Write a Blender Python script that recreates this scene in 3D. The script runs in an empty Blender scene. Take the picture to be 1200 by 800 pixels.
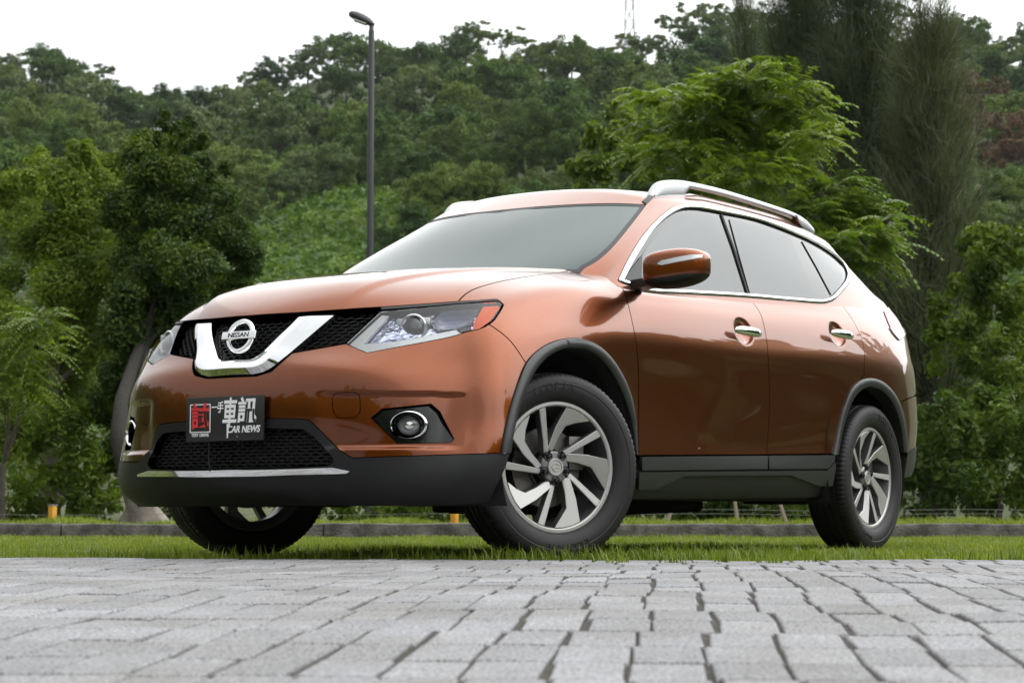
import bpy, bmesh, math, random
import numpy as np
from mathutils import Matrix, Vector, geometry
from mathutils.bvhtree import BVHTree
SC = bpy.context.scene
COL = SC.collection
R = math.radians
# ------------------------------------------------------------------ camera, sky, sun, exposure
FPX, CAM, YAW, PITCH = 2367.9, np.array([6.4397, 4.9145, .1774]), 3.73209, .084852     # focal length in pixels of a 1200 px wide picture
DV = np.array([math.cos(YAW)*math.cos(PITCH), math.sin(YAW)*math.cos(PITCH), math.sin(PITCH)])
RV = np.array([math.sin(YAW), -math.cos(YAW), 0.0])
UV = np.cross(RV, DV)
cam = bpy.data.cameras.new('camera')
cob = bpy.data.objects.new('camera', cam)
COL.objects.link(cob)
SC.camera = cob
cam.sensor_width = 36
cam.lens = FPX/1200*36
cam.clip_start = .05
cam.clip_end = 3000
cob.matrix_world = Matrix(((RV[0], UV[0], -DV[0], CAM[0]), (RV[1], UV[1], -DV[1], CAM[1]), (RV[2], UV[2], -DV[2], CAM[2]), (0, 0, 0, 1)))
cam.dof.use_dof = True
cam.dof.focus_distance = 7.5
cam.dof.aperture_fstop = 8.0

SUN_EL, SUN_AZ = R(46), R(141)          # azimuth of the direction towards the sun, from +X towards +Y
world = bpy.data.worlds.new('World')
SC.world = world
world.use_nodes = True
NT = world.node_tree
BG = NT.nodes['Background']
sky = NT.nodes.new('ShaderNodeTexSky')
sky.sky_type = 'NISHITA'
sky.sun_disc = False
sky.sun_elevation = SUN_EL
sky.sun_rotation = R(90) - SUN_AZ
sky.dust_density = 4.0
hs = NT.nodes.new('ShaderNodeHueSaturation')
hs.inputs['Saturation'].default_value = .10
hs.inputs['Value'].default_value = 1.0
NT.links.new(sky.outputs[0], hs.inputs['Color'])
tc = NT.nodes.new('ShaderNodeTexCoord')
cn = NT.nodes.new('ShaderNodeTexNoise')
cn.inputs['Scale'].default_value = 2.2
cn.inputs['Detail'].default_value = 5
NT.links.new(tc.outputs['Generated'], cn.inputs['Vector'])
cr = NT.nodes.new('ShaderNodeMapRange')
cr.inputs['From Min'].default_value = .3
cr.inputs['From Max'].default_value = .7
cr.inputs['To Min'].default_value = .88
cr.inputs['To Max'].default_value = 1.12
NT.links.new(cn.outputs[0], cr.inputs['Value'])
# an overcast deck: flat pale cloud mixed over the sky, brighter towards the zenith
sep = NT.nodes.new('ShaderNodeSeparateXYZ')
NT.links.new(tc.outputs['Generated'], sep.inputs[0])
zr = NT.nodes.new('ShaderNodeMapRange')
zr.inputs['From Min'].default_value = 0
zr.inputs['From Max'].default_value = 1
zr.inputs['To Min'].default_value = 22.0
zr.inputs['To Max'].default_value = 21.0
NT.links.new(sep.outputs[2], zr.inputs['Value'])
cm = NT.nodes.new('ShaderNodeMath')
cm.operation = 'MULTIPLY'
# the cloud deck glows round the hidden sun and is duller on the far side
dt_ = NT.nodes.new('ShaderNodeVectorMath')
dt_.operation = 'DOT_PRODUCT'
dt_.inputs[1].default_value = (math.cos(SUN_EL)*math.cos(SUN_AZ), math.cos(SUN_EL)*math.sin(SUN_AZ), math.sin(SUN_EL))
NT.links.new(tc.outputs['Generated'], dt_.inputs[0])
gl_ = NT.nodes.new('ShaderNodeMapRange')
gl_.inputs['From Min'].default_value = -1
gl_.inputs['From Max'].default_value = 1
NT.links.new(dt_.outputs['Value'], gl_.inputs['Value'])
g2_ = NT.nodes.new('ShaderNodeMath')
g2_.operation = 'POWER'
g2_.inputs[1].default_value = 3.0
NT.links.new(gl_.outputs[0], g2_.inputs[0])
g3_ = NT.nodes.new('ShaderNodeMath')
g3_.operation = 'MULTIPLY_ADD'
g3_.inputs[1].default_value = 1.0
g3_.inputs[2].default_value = .27
NT.links.new(g2_.outputs[0], g3_.inputs[0])
g4_ = NT.nodes.new('ShaderNodeMath')
g4_.operation = 'MULTIPLY'
NT.links.new(zr.outputs[0], g4_.inputs[0])
NT.links.new(g3_.outputs[0], g4_.inputs[1])
NT.links.new(g4_.outputs[0], cm.inputs[0])
NT.links.new(cr.outputs[0], cm.inputs[1])
cc = NT.nodes.new('ShaderNodeCombineColor')
for k in range(3):
    q = NT.nodes.new('ShaderNodeMath')
    q.operation = 'MULTIPLY'
    q.inputs[1].default_value = (.965, .99, 1.0)[k]
    NT.links.new(cm.outputs[0], q.inputs[0])
    NT.links.new(q.outputs[0], cc.inputs[k])
mx = NT.nodes.new('ShaderNodeMix')
mx.data_type = 'RGBA'
mx.inputs['Factor'].default_value = .9
NT.links.new(hs.outputs[0], mx.inputs['A'])
NT.links.new(cc.outputs[0], mx.inputs['B'])
NT.links.new(mx.outputs['Result'], BG.inputs['Color'])
BG.inputs['Strength'].default_value = .10
sun = bpy.data.lights.new('sun', 'SUN')
sun.energy = 1.0
sun.angle = R(150)
sun.color = (1, .965, .91)
so = bpy.data.objects.new('sun', sun)
COL.objects.link(so)
sd = Vector((math.cos(SUN_EL)*math.cos(SUN_AZ), math.cos(SUN_EL)*math.sin(SUN_AZ), math.sin(SUN_EL)))
so.rotation_euler = sd.to_track_quat('Z', 'Y').to_euler()
so.location = sd*60
SC.view_settings.view_transform = 'Standard'
SC.view_settings.look = 'None'
SC.view_settings.gamma = 1
SC.view_settings.exposure = 0.33

# ------------------------------------------------------------------ helpers
DH = np.array([math.cos(YAW), math.sin(YAW)])
RH = np.array([math.sin(YAW), -math.cos(YAW)])
def W(D, lat):                        # ground position D metres ahead of the viewpoint and lat metres to the right
    return CAM[:2] + DH*D + RH*lat
def wpx(D, px):                       # the same, lat given as the picture column it falls on
    return W(D, (px-600)/FPX*D)
def zpx(D, py):                       # height of picture row py at depth D
    q = (py-400)/FPX
    return CAM[2] + D*(math.sin(PITCH)-q*math.cos(PITCH))/(math.cos(PITCH)+q*math.sin(PITCH))
def toWD(x, y):
    q0 = x-CAM[0]; q1 = y-CAM[1]
    return q0*DH[0]+q1*DH[1], q0*RH[0]+q1*RH[1]
def pix(P):
    v = np.asarray(P, float)-CAM
    k = v@DV
    return np.stack([600+FPX*(v@RV)/k, 400-FPX*(v@UV)/k], -1)
def raydir(px, py):
    v = DV + RV*(px-600)/FPX - UV*(py-400)/FPX
    return v
def ray(px, py, ax, val):
    v = raydir(px, py)
    return CAM + v*(val-CAM[ax])/v[ax]

def tag(o, label=None, cat=None, group=None, kind=None):
    if label: o['label'] = label
    if cat: o['category'] = cat
    if group: o['group'] = group
    if kind: o['kind'] = kind
    return o
def link(name, me, parent=None, mats=()):
    o = bpy.data.objects.new(name, me)
    COL.objects.link(o)
    if parent is not None: o.parent = parent
    for m in mats: me.materials.append(m)
    return o
def empty(name, loc=(0, 0, 0), rz=0, parent=None):
    o = bpy.data.objects.new(name, None)
    COL.objects.link(o)
    o.location = loc
    o.rotation_euler = (0, 0, rz)
    o.empty_display_size = .1
    if parent is not None: o.parent = parent
    return o
def fastmesh(name, V, F, smooth=False):
    """V (n,3), F (m,k) arrays"""
    V = np.asarray(V, np.float32); F = np.asarray(F, np.int32)
    me = bpy.data.meshes.new(name)
    n, k = F.shape
    me.vertices.add(len(V)); me.vertices.foreach_set('co', V.ravel())
    me.loops.add(n*k); me.loops.foreach_set('vertex_index', F.ravel())
    me.polygons.add(n); me.polygons.foreach_set('loop_start', np.arange(n, dtype=np.int32)*k)
    me.polygons.foreach_set('use_smooth', np.full(n, smooth))
    me.update(calc_edges=True); me.validate()
    return me
class MB:
    """collects shapes into one mesh"""
    def __init__(s): s.v = []; s.f = []; s.m = []
    def add(s, V, F, m=0):
        b = len(s.v)
        s.v += [tuple(map(float, p)) for p in V]
        s.f += [tuple(int(i)+b for i in q) for q in F]
        s.m += [m]*len(F)
    def box(s, c, h, rot=None, m=0, bev=0):
        c = np.array(c, float); h = np.array(h, float)
        bm = bmesh.new(); bmesh.ops.create_cube(bm, size=2)
        for q in bm.verts: q.co = Vector((q.co.x*h[0], q.co.y*h[1], q.co.z*h[2]))
        if bev: bmesh.ops.bevel(bm, geom=bm.edges[:], offset=bev, segments=2, affect='EDGES', profile=.6)
        V = np.array([q.co[:] for q in bm.verts])
        if rot is not None: V = V @ np.array(rot).T
        bm.verts.index_update()
        s.add(V+c, [[q.index for q in f.verts] for f in bm.faces], m); bm.free()
    def loft(s, rings, m=0, closed=True, caps=True):
        n = len(rings[0]); V = [p for r in rings for p in r]; F = []
        for a in range(len(rings)-1):
            for i in range(n if closed else n-1):
                j = (i+1) % n
                F.append((a*n+i, a*n+j, (a+1)*n+j, (a+1)*n+i))
        if caps and closed:
            F.append(tuple(range(n))[::-1]); F.append(tuple((len(rings)-1)*n+i for i in range(n)))
        s.add(V, F, m)
    def tube(s, pts, rad, n=8, m=0, caps=True):
        P = np.array(pts, float); k = len(P)
        rad = np.full(k, rad, float) if np.isscalar(rad) else np.array(rad, float)
        T = np.gradient(P, axis=0); T /= np.maximum(np.linalg.norm(T, axis=1, keepdims=True), 1e-9)
        a = np.cross(T[0], [0, 0, 1.0])
        if np.linalg.norm(a) < .1: a = np.cross(T[0], [1.0, 0, 0])
        rings = []
        for i in range(k):
            a = a - T[i]*(a@T[i]); a /= np.linalg.norm(a); b = np.cross(T[i], a)
            th = np.arange(n)*2*math.pi/n
            rings.append(P[i]+rad[i]*(np.cos(th)[:, None]*a+np.sin(th)[:, None]*b))
        s.loft(rings, m, True, caps)
    def lathe(s, prof, n=48, m=0, axis='y', mod=None):
        """prof: (axial, radius) pairs, turned about the local axis"""
        V = []; k = len(prof)
        for i in range(n):
            th = 2*math.pi*i/n
            for j, (a, r) in enumerate(prof):
                if mod: a, r = mod(j, i, a, r)
                c, q = r*math.cos(th), r*math.sin(th)
                V.append((c, a, q) if axis == 'y' else ((c, q, a) if axis == 'z' else (a, c, q)))
        F = [(i*k+j, i*k+j+1, ((i+1) % n)*k+j+1, ((i+1) % n)*k+j) for i in range(n) for j in range(k-1)]
        s.add(V, F, m)
    def prism(s, poly, ext, m=0):
        """poly: 3-D points of a planar outline, ext: extrusion vector"""
        n = len(poly); P = np.array(poly, float); Q = P+np.array(ext, float)
        s.add(list(P)+list(Q), [tuple(range(n))[::-1], tuple(range(n, 2*n))]+[(i, (i+1) % n, n+(i+1) % n, n+i) for i in range(n)], m)
    def build(s, name, mats, parent=None, smooth=35, flip=False):
        me = bpy.data.meshes.new(name)
        me.from_pydata(s.v, [], s.f)
        me.polygons.foreach_set('material_index', s.m)
        bm = bmesh.new(); bm.from_mesh(me)
        bmesh.ops.recalc_face_normals(bm, faces=bm.faces[:])
        bm.to_mesh(me); bm.free()
        if smooth:
            me.polygons.foreach_set('use_smooth', [True]*len(me.polygons))
            me.set_sharp_from_angle(angle=R(smooth))
        mats = mats if isinstance(mats, (list, tuple)) else [mats]
        return link(name, me, parent, mats)

def mat(name, col=(.5, .5, .5), rough=.5, metal=0, coat=0, ior=1.5, spec=.5, coat_rough=.03, bump=None, var=None, trans=0, sub=None):
    m = bpy.data.materials.new(name); m.use_nodes = True
    nt = m.node_tree; b = nt.nodes['Principled BSDF']
    b.inputs['Base Color'].default_value = (*col, 1)
    b.inputs['Roughness'].default_value = rough
    b.inputs['Metallic'].default_value = metal
    b.inputs['IOR'].default_value = ior
    b.inputs['Specular IOR Level'].default_value = spec
    b.inputs['Coat Weight'].default_value = coat
    b.inputs['Coat Roughness'].default_value = coat_rough
    b.inputs['Transmission Weight'].default_value = trans
    g = nt.nodes.new('ShaderNodeTexCoord')
    if var:                                   # (scale, other colour, contrast lo, hi)
        n = nt.nodes.new('ShaderNodeTexNoise'); n.inputs['Scale'].default_value = var[0]; n.inputs['Detail'].default_value = 6
        nt.links.new(g.outputs['Object'], n.inputs['Vector'])
        r_ = nt.nodes.new('ShaderNodeValToRGB')
        r_.color_ramp.elements[0].position = var[2]; r_.color_ramp.elements[1].position = var[3]
        r_.color_ramp.elements[0].color = (*col, 1); r_.color_ramp.elements[1].color = (*var[1], 1)
        nt.links.new(n.outputs[0], r_.inputs[0]); nt.links.new(r_.outputs[0], b.inputs['Base Color'])
    if bump:                                  # (scale, strength, distance)
        n = nt.nodes.new('ShaderNodeTexNoise'); n.inputs['Scale'].default_value = bump[0]; n.inputs['Detail'].default_value = 4
        nt.links.new(g.outputs['Object'], n.inputs['Vector'])
        q = nt.nodes.new('ShaderNodeBump'); q.inputs['Strength'].default_value = bump[1]; q.inputs['Distance'].default_value = bump[2]
        nt.links.new(n.outputs[0], q.inputs['Height']); nt.links.new(q.outputs[0], b.inputs['Normal'])
    return m

# ------------------------------------------------------------------ setting: materials
def leafmat(name, c1, c2, rough=.45, transl=.35, scale=1.2, gloss=.4, tc=None):
    """leaf colour varies from clump to clump and from tree to tree"""
    m = bpy.data.materials.new(name); m.use_nodes = True
    nt = m.node_tree; b = nt.nodes['Principled BSDF']; out = nt.nodes['Material Output']
    g = nt.nodes.new('ShaderNodeNewGeometry'); oi = nt.nodes.new('ShaderNodeObjectInfo')
    n = nt.nodes.new('ShaderNodeTexNoise'); n.inputs['Scale'].default_value = scale; n.inputs['Detail'].default_value = 3
    nt.links.new(g.outputs['Position'], n.inputs['Vector'])
    a = nt.nodes.new('ShaderNodeMath'); a.operation = 'MULTIPLY_ADD'; a.inputs[1].default_value = .22
    nt.links.new(g.outputs['Random Per Island'], a.inputs[0]); nt.links.new(n.outputs[0], a.inputs[2])
    o2 = nt.nodes.new('ShaderNodeMath'); o2.operation = 'MULTIPLY_ADD'; o2.inputs[1].default_value = .45; o2.inputs[2].default_value = -.33
    nt.links.new(oi.outputs['Random'], o2.inputs[0])
    s_ = nt.nodes.new('ShaderNodeMath'); s_.operation = 'ADD'
    nt.links.new(a.outputs[0], s_.inputs[0]); nt.links.new(o2.outputs[0], s_.inputs[1])
    r_ = nt.nodes.new('ShaderNodeValToRGB'); r_.color_ramp.elements[0].position = .25; r_.color_ramp.elements[1].position = .75
    r_.color_ramp.elements[0].color = (*c1, 1); r_.color_ramp.elements[1].color = (*c2, 1)
    nt.links.new(s_.outputs[0], r_.inputs[0]); nt.links.new(r_.outputs[0], b.inputs['Base Color'])
    b.inputs['Roughness'].default_value = rough; b.inputs['Specular IOR Level'].default_value = gloss
    t = nt.nodes.new('ShaderNodeBsdfTranslucent')
    q = nt.nodes.new('ShaderNodeMix'); q.data_type = 'RGBA'; q.blend_type = 'MULTIPLY'; q.inputs['Factor'].default_value = 1
    q.inputs['B'].default_value = (1.35, 1.5, .55, 1); nt.links.new(r_.outputs[0], q.inputs['A']); nt.links.new(q.outputs['Result'], t.inputs['Color'])
    x = nt.nodes.new('ShaderNodeMixShader'); x.inputs[0].default_value = transl
    nt.links.new(b.outputs[0], x.inputs[1]); nt.links.new(t.outputs[0], x.inputs[2]); nt.links.new(x.outputs[0], out.inputs[0])
    return m
E_ = {}
E_['bark'] = mat('bark', (.045, .036, .028), .85, bump=(14, .8, .02), var=(9, (.09, .075, .06), .35, .7))
E_['barkpale'] = mat('pale_bark', (.20, .17, .14), .85, bump=(18, .8, .015), var=(7, (.33, .29, .25), .35, .7))
E_['barkdark'] = mat('dark_bark', (.020, .017, .014), .9, bump=(14, .8, .02))
E_['ficus'] = leafmat('small_leaves', (.026, .055, .006), (.165, .225, .022), .5, .32, 2.2, .22)
E_['bright'] = leafmat('bright_leaves', (.075, .125, .014), (.210, .275, .038), .42, .40, 2.0, .35)
E_['needle'] = leafmat('needles', (.050, .072, .034), (.108, .124, .064), .6, .12, .8, .2)
E_['needletip'] = leafmat('brown_needles', (.085, .060, .034), (.11, .095, .05), .7, .1, .8, .2)
E_['shrub'] = leafmat('shrub_leaves', (.040, .078, .010), (.140, .200, .028), .48, .34, 1.5, .25)
E_['vine'] = leafmat('vine_leaves', (.095, .155, .024), (.170, .245, .045), .5, .3, .35, .3)
E_['wood1'] = leafmat('hill_dark_leaves', (.024, .062, .011), (.076, .135, .022), .55, .2, .25, .25)
E_['wood2'] = leafmat('hill_olive_leaves', (.048, .088, .015), (.125, .175, .030), .55, .2, .25, .25)
E_['wood3'] = leafmat('hill_grey_leaves', (.065, .105, .034), (.135, .180, .068), .55, .2, .25, .25)
E_['wood4'] = leafmat('hill_brown_leaves', (.10, .070, .040), (.16, .095, .060), .6, .15, .3, .2)
E_['grass'] = leafmat('grass_blades', (.085, .132, .012), (.235, .275, .040), .5, .35, 3.0, .3)
E_['grasssoil'] = mat('grass_soil', (.045, .062, .016), .95, var=(5, (.085, .095, .030), .35, .65), bump=(40, .6, .02))
E_['soil'] = mat('soil', (.045, .050, .018), .95, var=(.6, (.055, .075, .022), .35, .65), bump=(2, .6, .1))
E_['kerb'] = mat('kerb_concrete', (.050, .046, .038), .95, var=(9, (.135, .125, .11), .38, .66), bump=(55, 1.0, .012))
E_['steel'] = mat('galvanised_steel', (.22, .225, .23), .5, .35, var=(6, (.28, .285, .29), .4, .6))
E_['lampgrey'] = mat('grey_lamp_paint', (.055, .058, .06), .45, .2)
E_['orange'] = mat('orange_marker', (.62, .30, .025), .55)
E_['wire'] = mat('fence_wire', (.16, .16, .15), .5, .5)
E_['stake'] = mat('weathered_stake', (.20, .16, .12), .9, bump=(40, .5, .005))

def stonemat():
    m = mat('granite_pavers', (.30, .30, .30), .82)
    nt = m.node_tree; b = nt.nodes['Principled BSDF']
    g = nt.nodes.new('ShaderNodeNewGeometry')
    n1 = nt.nodes.new('ShaderNodeTexNoise'); n1.inputs['Scale'].default_value = 170; n1.inputs['Detail'].default_value = 3; n1.inputs['Roughness'].default_value = .75
    n2 = nt.nodes.new('ShaderNodeTexNoise'); n2.inputs['Scale'].default_value = 2.6; n2.inputs['Detail'].default_value = 5
    n3 = nt.nodes.new('ShaderNodeTexNoise'); n3.inputs['Scale'].default_value = 14; n3.inputs['Detail'].default_value = 5
    for n in (n1, n2, n3): nt.links.new(g.outputs['Position'], n.inputs['Vector'])
    r1 = nt.nodes.new('ShaderNodeValToRGB'); r1.color_ramp.elements[0].position = .36; r1.color_ramp.elements[1].position = .62
    r1.color_ramp.elements[0].color = (.045, .046, .049, 1); r1.color_ramp.elements[1].color = (.365, .365, .374, 1)
    e = r1.color_ramp.elements.new(.47); e.color = (.208, .209, .217, 1)
    nt.links.new(n1.outputs[0], r1.inputs[0])
    r2 = nt.nodes.new('ShaderNodeValToRGB'); r2.color_ramp.elements[0].position = .35; r2.color_ramp.elements[1].position = .65
    r2.color_ramp.elements[0].color = (.80, .77, .73, 1); r2.color_ramp.elements[1].color = (1.05, 1.05, 1.06, 1)
    nt.links.new(n2.outputs[0], r2.inputs[0])
    r3 = nt.nodes.new('ShaderNodeMapRange'); r3.inputs['To Min'].default_value = .86; r3.inputs['To Max'].default_value = 1.12
    nt.links.new(g.outputs['Random Per Island'], r3.inputs['Value'])
    a = nt.nodes.new('ShaderNodeMix'); a.data_type = 'RGBA'; a.blend_type = 'MULTIPLY'; a.inputs['Factor'].default_value = 1
    nt.links.new(r1.outputs[0], a.inputs['A']); nt.links.new(r2.outputs[0], a.inputs['B'])
    h = nt.nodes.new('ShaderNodeHueSaturation'); nt.links.new(a.outputs['Result'], h.inputs['Color']); nt.links.new(r3.outputs[0], h.inputs['Value'])
    nt.links.new(h.outputs[0], b.inputs['Base Color'])
    q = nt.nodes.new('ShaderNodeBump'); q.inputs['Strength'].default_value = .6; q.inputs['Distance'].default_value = .002
    nt.links.new(n1.outputs[0], q.inputs['Height']); nt.links.new(q.outputs[0], b.inputs['Normal'])
    return m
E_['paver'] = stonemat()
E_['joint'] = mat('joint_sand', (.026, .024, .019), .95, var=(30, (.070, .060, .045), .35, .7), bump=(220, .8, .004))

rng = np.random.default_rng(7)
# ------------------------------------------------------------------ setting: ground
EDGE = 7.23                                      # where the paving ends and the grass begins
KERB0, KERB1 = 14.9, 15.06
def edge_at(lat): return EDGE-.0802*lat
def lumps(D, lat, amp, sc, ph=0):
    return amp*(np.sin(D*1.7*sc+lat*1.1*sc+ph)+np.sin(D*.9*sc-lat*2.3*sc+1.3+ph)+np.sin(lat*3.1*sc+.7*D*sc+2.1+ph))/3
def pave_z(D, lat):
    """gently sagging, settled paving"""
    base = np.interp(D, [-30, 0, 1.6, 2.9, 3.6, 4.7, 5.7, 6.6, 7.4], [-.075, -.075, -.062, -.044, -.016, .004, .009, .012, .016])
    far = smooth01_(2.4, 4.0, D)
    return base+lumps(D, lat, .005, 1.9)*far+.007*np.exp(-((D-5.4)/.5)**2-((lat-.75)/.6)**2)-.010*np.exp(-((D-6.05)/.32)**2-((lat-.8)/1.2)**2)-.008*np.exp(-((D-6.0)/.4)**2-((lat+1.2)/.8)**2)
def smooth01_(a, b, x):
    q = np.clip((np.asarray(x, float)-a)/(b-a), 0, 1); return q*q*(3-2*q)
SKYL = [(-900, 120), (-300, 95), (0, 94), (60, 104), (110, 130), (165, 146), (210, 148), (260, 134), (320, 112), (400, 92), (500, 90), (600, 82), (660, 76), (700, 84), (740, 80), (790, 70), (830, 62), (900, 58), (1000, 58), (1100, 62), (1200, 68), (1600, 60), (2200, 140)]
def hill_z(D, lat):
    """valley floor, then a wooded slope climbing to the ridge"""
    D = np.asarray(D, float); lat = np.asarray(lat, float)
    px = 600+lat/np.maximum(D, 1)*FPX
    top = zpx(255.0, np.interp(px, [q[0] for q in SKYL], [q[1] for q in SKYL]))
    ramp = np.interp(D, [15, 24, 34, 48, 70, 110, 170, 255, 300, 420], [0, 0, .012, .045, .12, .27, .55, 1.0, 1.0, .55])
    return .07*smooth01_(15.0, 15.2, D)+ramp*top*(D > 15)+lumps(D*.11, lat*.11, 1.6, 1)*smooth01_(60, 120, D)
def ground_sheet():
    Ds = np.r_[np.array([-400, -200, -100, -50, -30, -14]), np.arange(-10, 6, 2), np.arange(6, 8, .25), np.arange(8, 14.6, .6), np.array([14.9, 15.06, 15.2, 16, 17, 18.5, 20, 22, 24]), np.arange(27, 60, 4), np.arange(62, 310, 7), np.array([340, 420, 600, 1000, 2000])]
    an = np.linspace(-1, 1, 161); V = []
    for D in Ds:
        half = max(40, abs(D)*.62+30)
        lat = np.sign(an)*np.abs(an)**1.35*half
        z = np.zeros_like(lat)
        if D > 14.95: z = hill_z(np.full_like(lat, D), lat)
        elif D > 7: z = np.where(D > edge_at(lat)+.12, lumps(D, lat, .006, 1.3), -.09)
        else: z = np.full_like(lat, -.12)
        P = np.stack([W(D, l) for l in lat]); V.append(np.c_[P, z])
    V = np.vstack(V); n = len(an)
    F = [(j*n+i, j*n+i+1, (j+1)*n+i+1, (j+1)*n+i) for j in range(len(Ds)-1) for i in range(n-1)]
    me = fastmesh('ground', V, np.array(F), True)
    o = link('ground', me, None, [E_['grasssoil'], E_['soil']])
    mi = np.array([1 if Ds[j] > 26 else 0 for j in range(len(Ds)-1) for i in range(n-1)], np.int32); me.polygons.foreach_set('material_index', mi)
    tag(o, kind='structure')
ground_sheet()
def paving():
    # sand bed: fills the joints, and carries the paving beyond the laid stones
    Ds = np.r_[np.arange(-26, 1, 2.0), np.arange(1, 7.0, .12)]; an = np.linspace(-1, 1, 121); V = []
    for D in Ds:
        lat = an*(16 if D < 1.2 else 16)
        V.append(np.c_[np.stack([W(D, l) for l in lat]), pave_z(np.full_like(lat, D), lat)-.006])
    lat = an*16
    V.append(np.stack([np.r_[W(edge_at(l)+.0, l), pave_z(7.2, l)-.006] for l in lat]))
    V.append(np.stack([np.r_[W(edge_at(l)+.0, l), -.10] for l in lat]))
    n = len(an); V = np.vstack(V)
    F = [(j*n+i, j*n+i+1, (j+1)*n+i+1, (j+1)*n+i) for j in range(len(Ds)+1) for i in range(n-1)]
    o = link('paving_bed', fastmesh('paving_bed', V, np.array(F), True), None, [E_['joint']]); tag(o, kind='structure')
    # stones: courses run across, long side towards the car
    wv, lv, jt = .115, .232, .0095
    dirx = math.atan2(190, FPX)                  # the courses head slightly to the right
    ca, sa = math.cos(dirx), math.sin(dirx)
    V = []; F = []; b = 0
    rg = np.random.default_rng(3)
    nr = int(22/lv)
    for r_ in range(-40, 33):
        yc = .10+r_*lv
        shift = rg.normal(0, .007)+.004*math.sin(r_*1.3)
        rowlen = lv-.0022
        cols = range(-60, 61) if r_ > -4 else range(-60, 61)
        for c_ in cols:
            xc = c_*wv+shift+rg.normal(0, .0022)
            D0 = yc*ca-xc*sa; l0 = yc*sa+xc*ca
            if D0+lv*.5 > edge_at(l0)-.005 or D0 < -8.5: continue
            if D0 > 1.2 and abs(l0) > D0*.27+2.2: continue
            dx, dy = wv/2-jt/2+rg.normal(0, .0020), rowlen/2+rg.normal(0, .0010)
            rot = rg.normal(0, .014)
            tilt = rg.normal(0, .0045, 2); lift = rg.normal(0, .0009)
            cr_, sr_ = math.cos(rot), math.sin(rot)
            def P(u, v, z):
                uu, vv = u*cr_-v*sr_+xc, u*sr_+v*cr_+yc
                return (vv*ca-uu*sa, vv*sa+uu*ca, z+tilt[0]*u+tilt[1]*v+lift)
            ch = .0042
            ring = []
            for (ix, iy, z) in ((dx, dy, -.035), (dx, dy, -ch*.9), (dx-ch*.35, dy-ch*.35, -ch*.3), (dx-ch, dy-ch, 0)):
                ring.append([P(-ix, -iy, z), P(ix, -iy, z), P(ix, iy, z), P(-ix, iy, z)])
            pts = [p for q in ring for p in q]
            V += pts
            for k in range(3):
                for i in range(4): F.append((b+k*4+i, b+k*4+(i+1) % 4, b+k*4+4+(i+1) % 4, b+k*4+4+i))
            F.append((b+12, b+13, b+14, b+15)); b += 16
    V = np.array(V); z = pave_z(V[:, 0], V[:, 1])
    xy = CAM[:2]+V[:, :1]*DH+V[:, 1:2]*RH
    me = fastmesh('paving', np.c_[xy, V[:, 2]+z], np.array(F)); link('paving', me, None, [E_['paver']])
    tag(bpy.data.objects['paving'], kind='structure')
paving()
def kerb():
    b = MB(); rg = np.random.default_rng(5); x = -9.0
    top_back = .115
    while x < 9:
        ln = 1.9+rg.normal(0, .02)
        p = [(KERB0, -.05), (KERB0+rg.normal(0, .004), .066), (KERB0+.012, .098), (KERB0+.03, .106), (KERB1+.04, .104), (KERB1+.04, -.05)]
        dz = rg.normal(0, .003)
        ns = 8
        rings = []
        for k in range(ns+1):
            l = x+.006+(ln-.012)*k/ns
            rings.append([(*W(D-.008*l, l), z+(dz+.004*math.sin(l*7+z*40) if z > 0 else 0)) for D, z in p])
        b.loft(rings, 0, True, True); x += ln
    o = b.build('kerb', E_['kerb'], None, 30); tag(o, 'long low grey concrete kerb behind the car, weathered and partly overgrown', 'kerb')
kerb()

# ------------------------------------------------------------------ setting: plants
def leaves(C, Nrm, size, aspect=.5, rg=rng, fold=.25):
    """one kite-shaped leaf per centre, lying roughly square to its normal"""
    n = len(C); size = np.broadcast_to(size, (n,))
    a = rg.normal(size=(n, 3)); t = np.cross(Nrm, a); t /= np.maximum(np.linalg.norm(t, axis=1, keepdims=True), 1e-6)
    s = np.cross(Nrm, t); s /= np.maximum(np.linalg.norm(s, axis=1, keepdims=True), 1e-6)
    L_ = size[:, None]*.5; w_ = L_*aspect
    V = np.stack([C-t*L_, C+s*w_-t*L_*.1+Nrm*L_*fold, C+t*L_, C-s*w_-t*L_*.1+Nrm*L_*fold], 1).reshape(-1, 3)
    F = np.arange(4*n).reshape(n, 4)
    return V, F
def clumps(cl, per, size, rg, up=.5, aspect=.5, shell=.55, sub=0):
    """cl: rows (x, y, z, rx, ry, rz); leaves fill each clump's outer part"""
    cl = np.array(cl, float)
    if sub:                                       # break each clump up into smaller sprays
        o = []
        for c in cl:
            for j in range(sub):
                d = rg.normal(size=3); d /= np.linalg.norm(d); q = .30+.22*rg.random()
                o.append(np.r_[c[:3]+d*c[3:]*(.45+.6*rg.random()), c[3:]*q])
        cl = np.array(o)
    w = (cl[:, 3]*cl[:, 4]+cl[:, 3]*cl[:, 5]+cl[:, 4]*cl[:, 5]); w /= w.sum()
    k = rg.choice(len(cl), per, p=w)
    d = rg.normal(size=(per, 3)); d /= np.linalg.norm(d, axis=1, keepdims=True)
    r_ = (shell+(1-shell)*rg.random(per)**.7)*(1+.12*rg.normal(size=per))
    C = cl[k, :3]+d*cl[k, 3:]*r_[:, None]
    N = d+rg.normal(size=(per, 3))*.55+np.array([0, 0, up]); N /= np.linalg.norm(N, axis=1, keepdims=True)
    return leaves(C, N, size*(.6+.8*rg.random(per)), aspect, rg)
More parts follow.
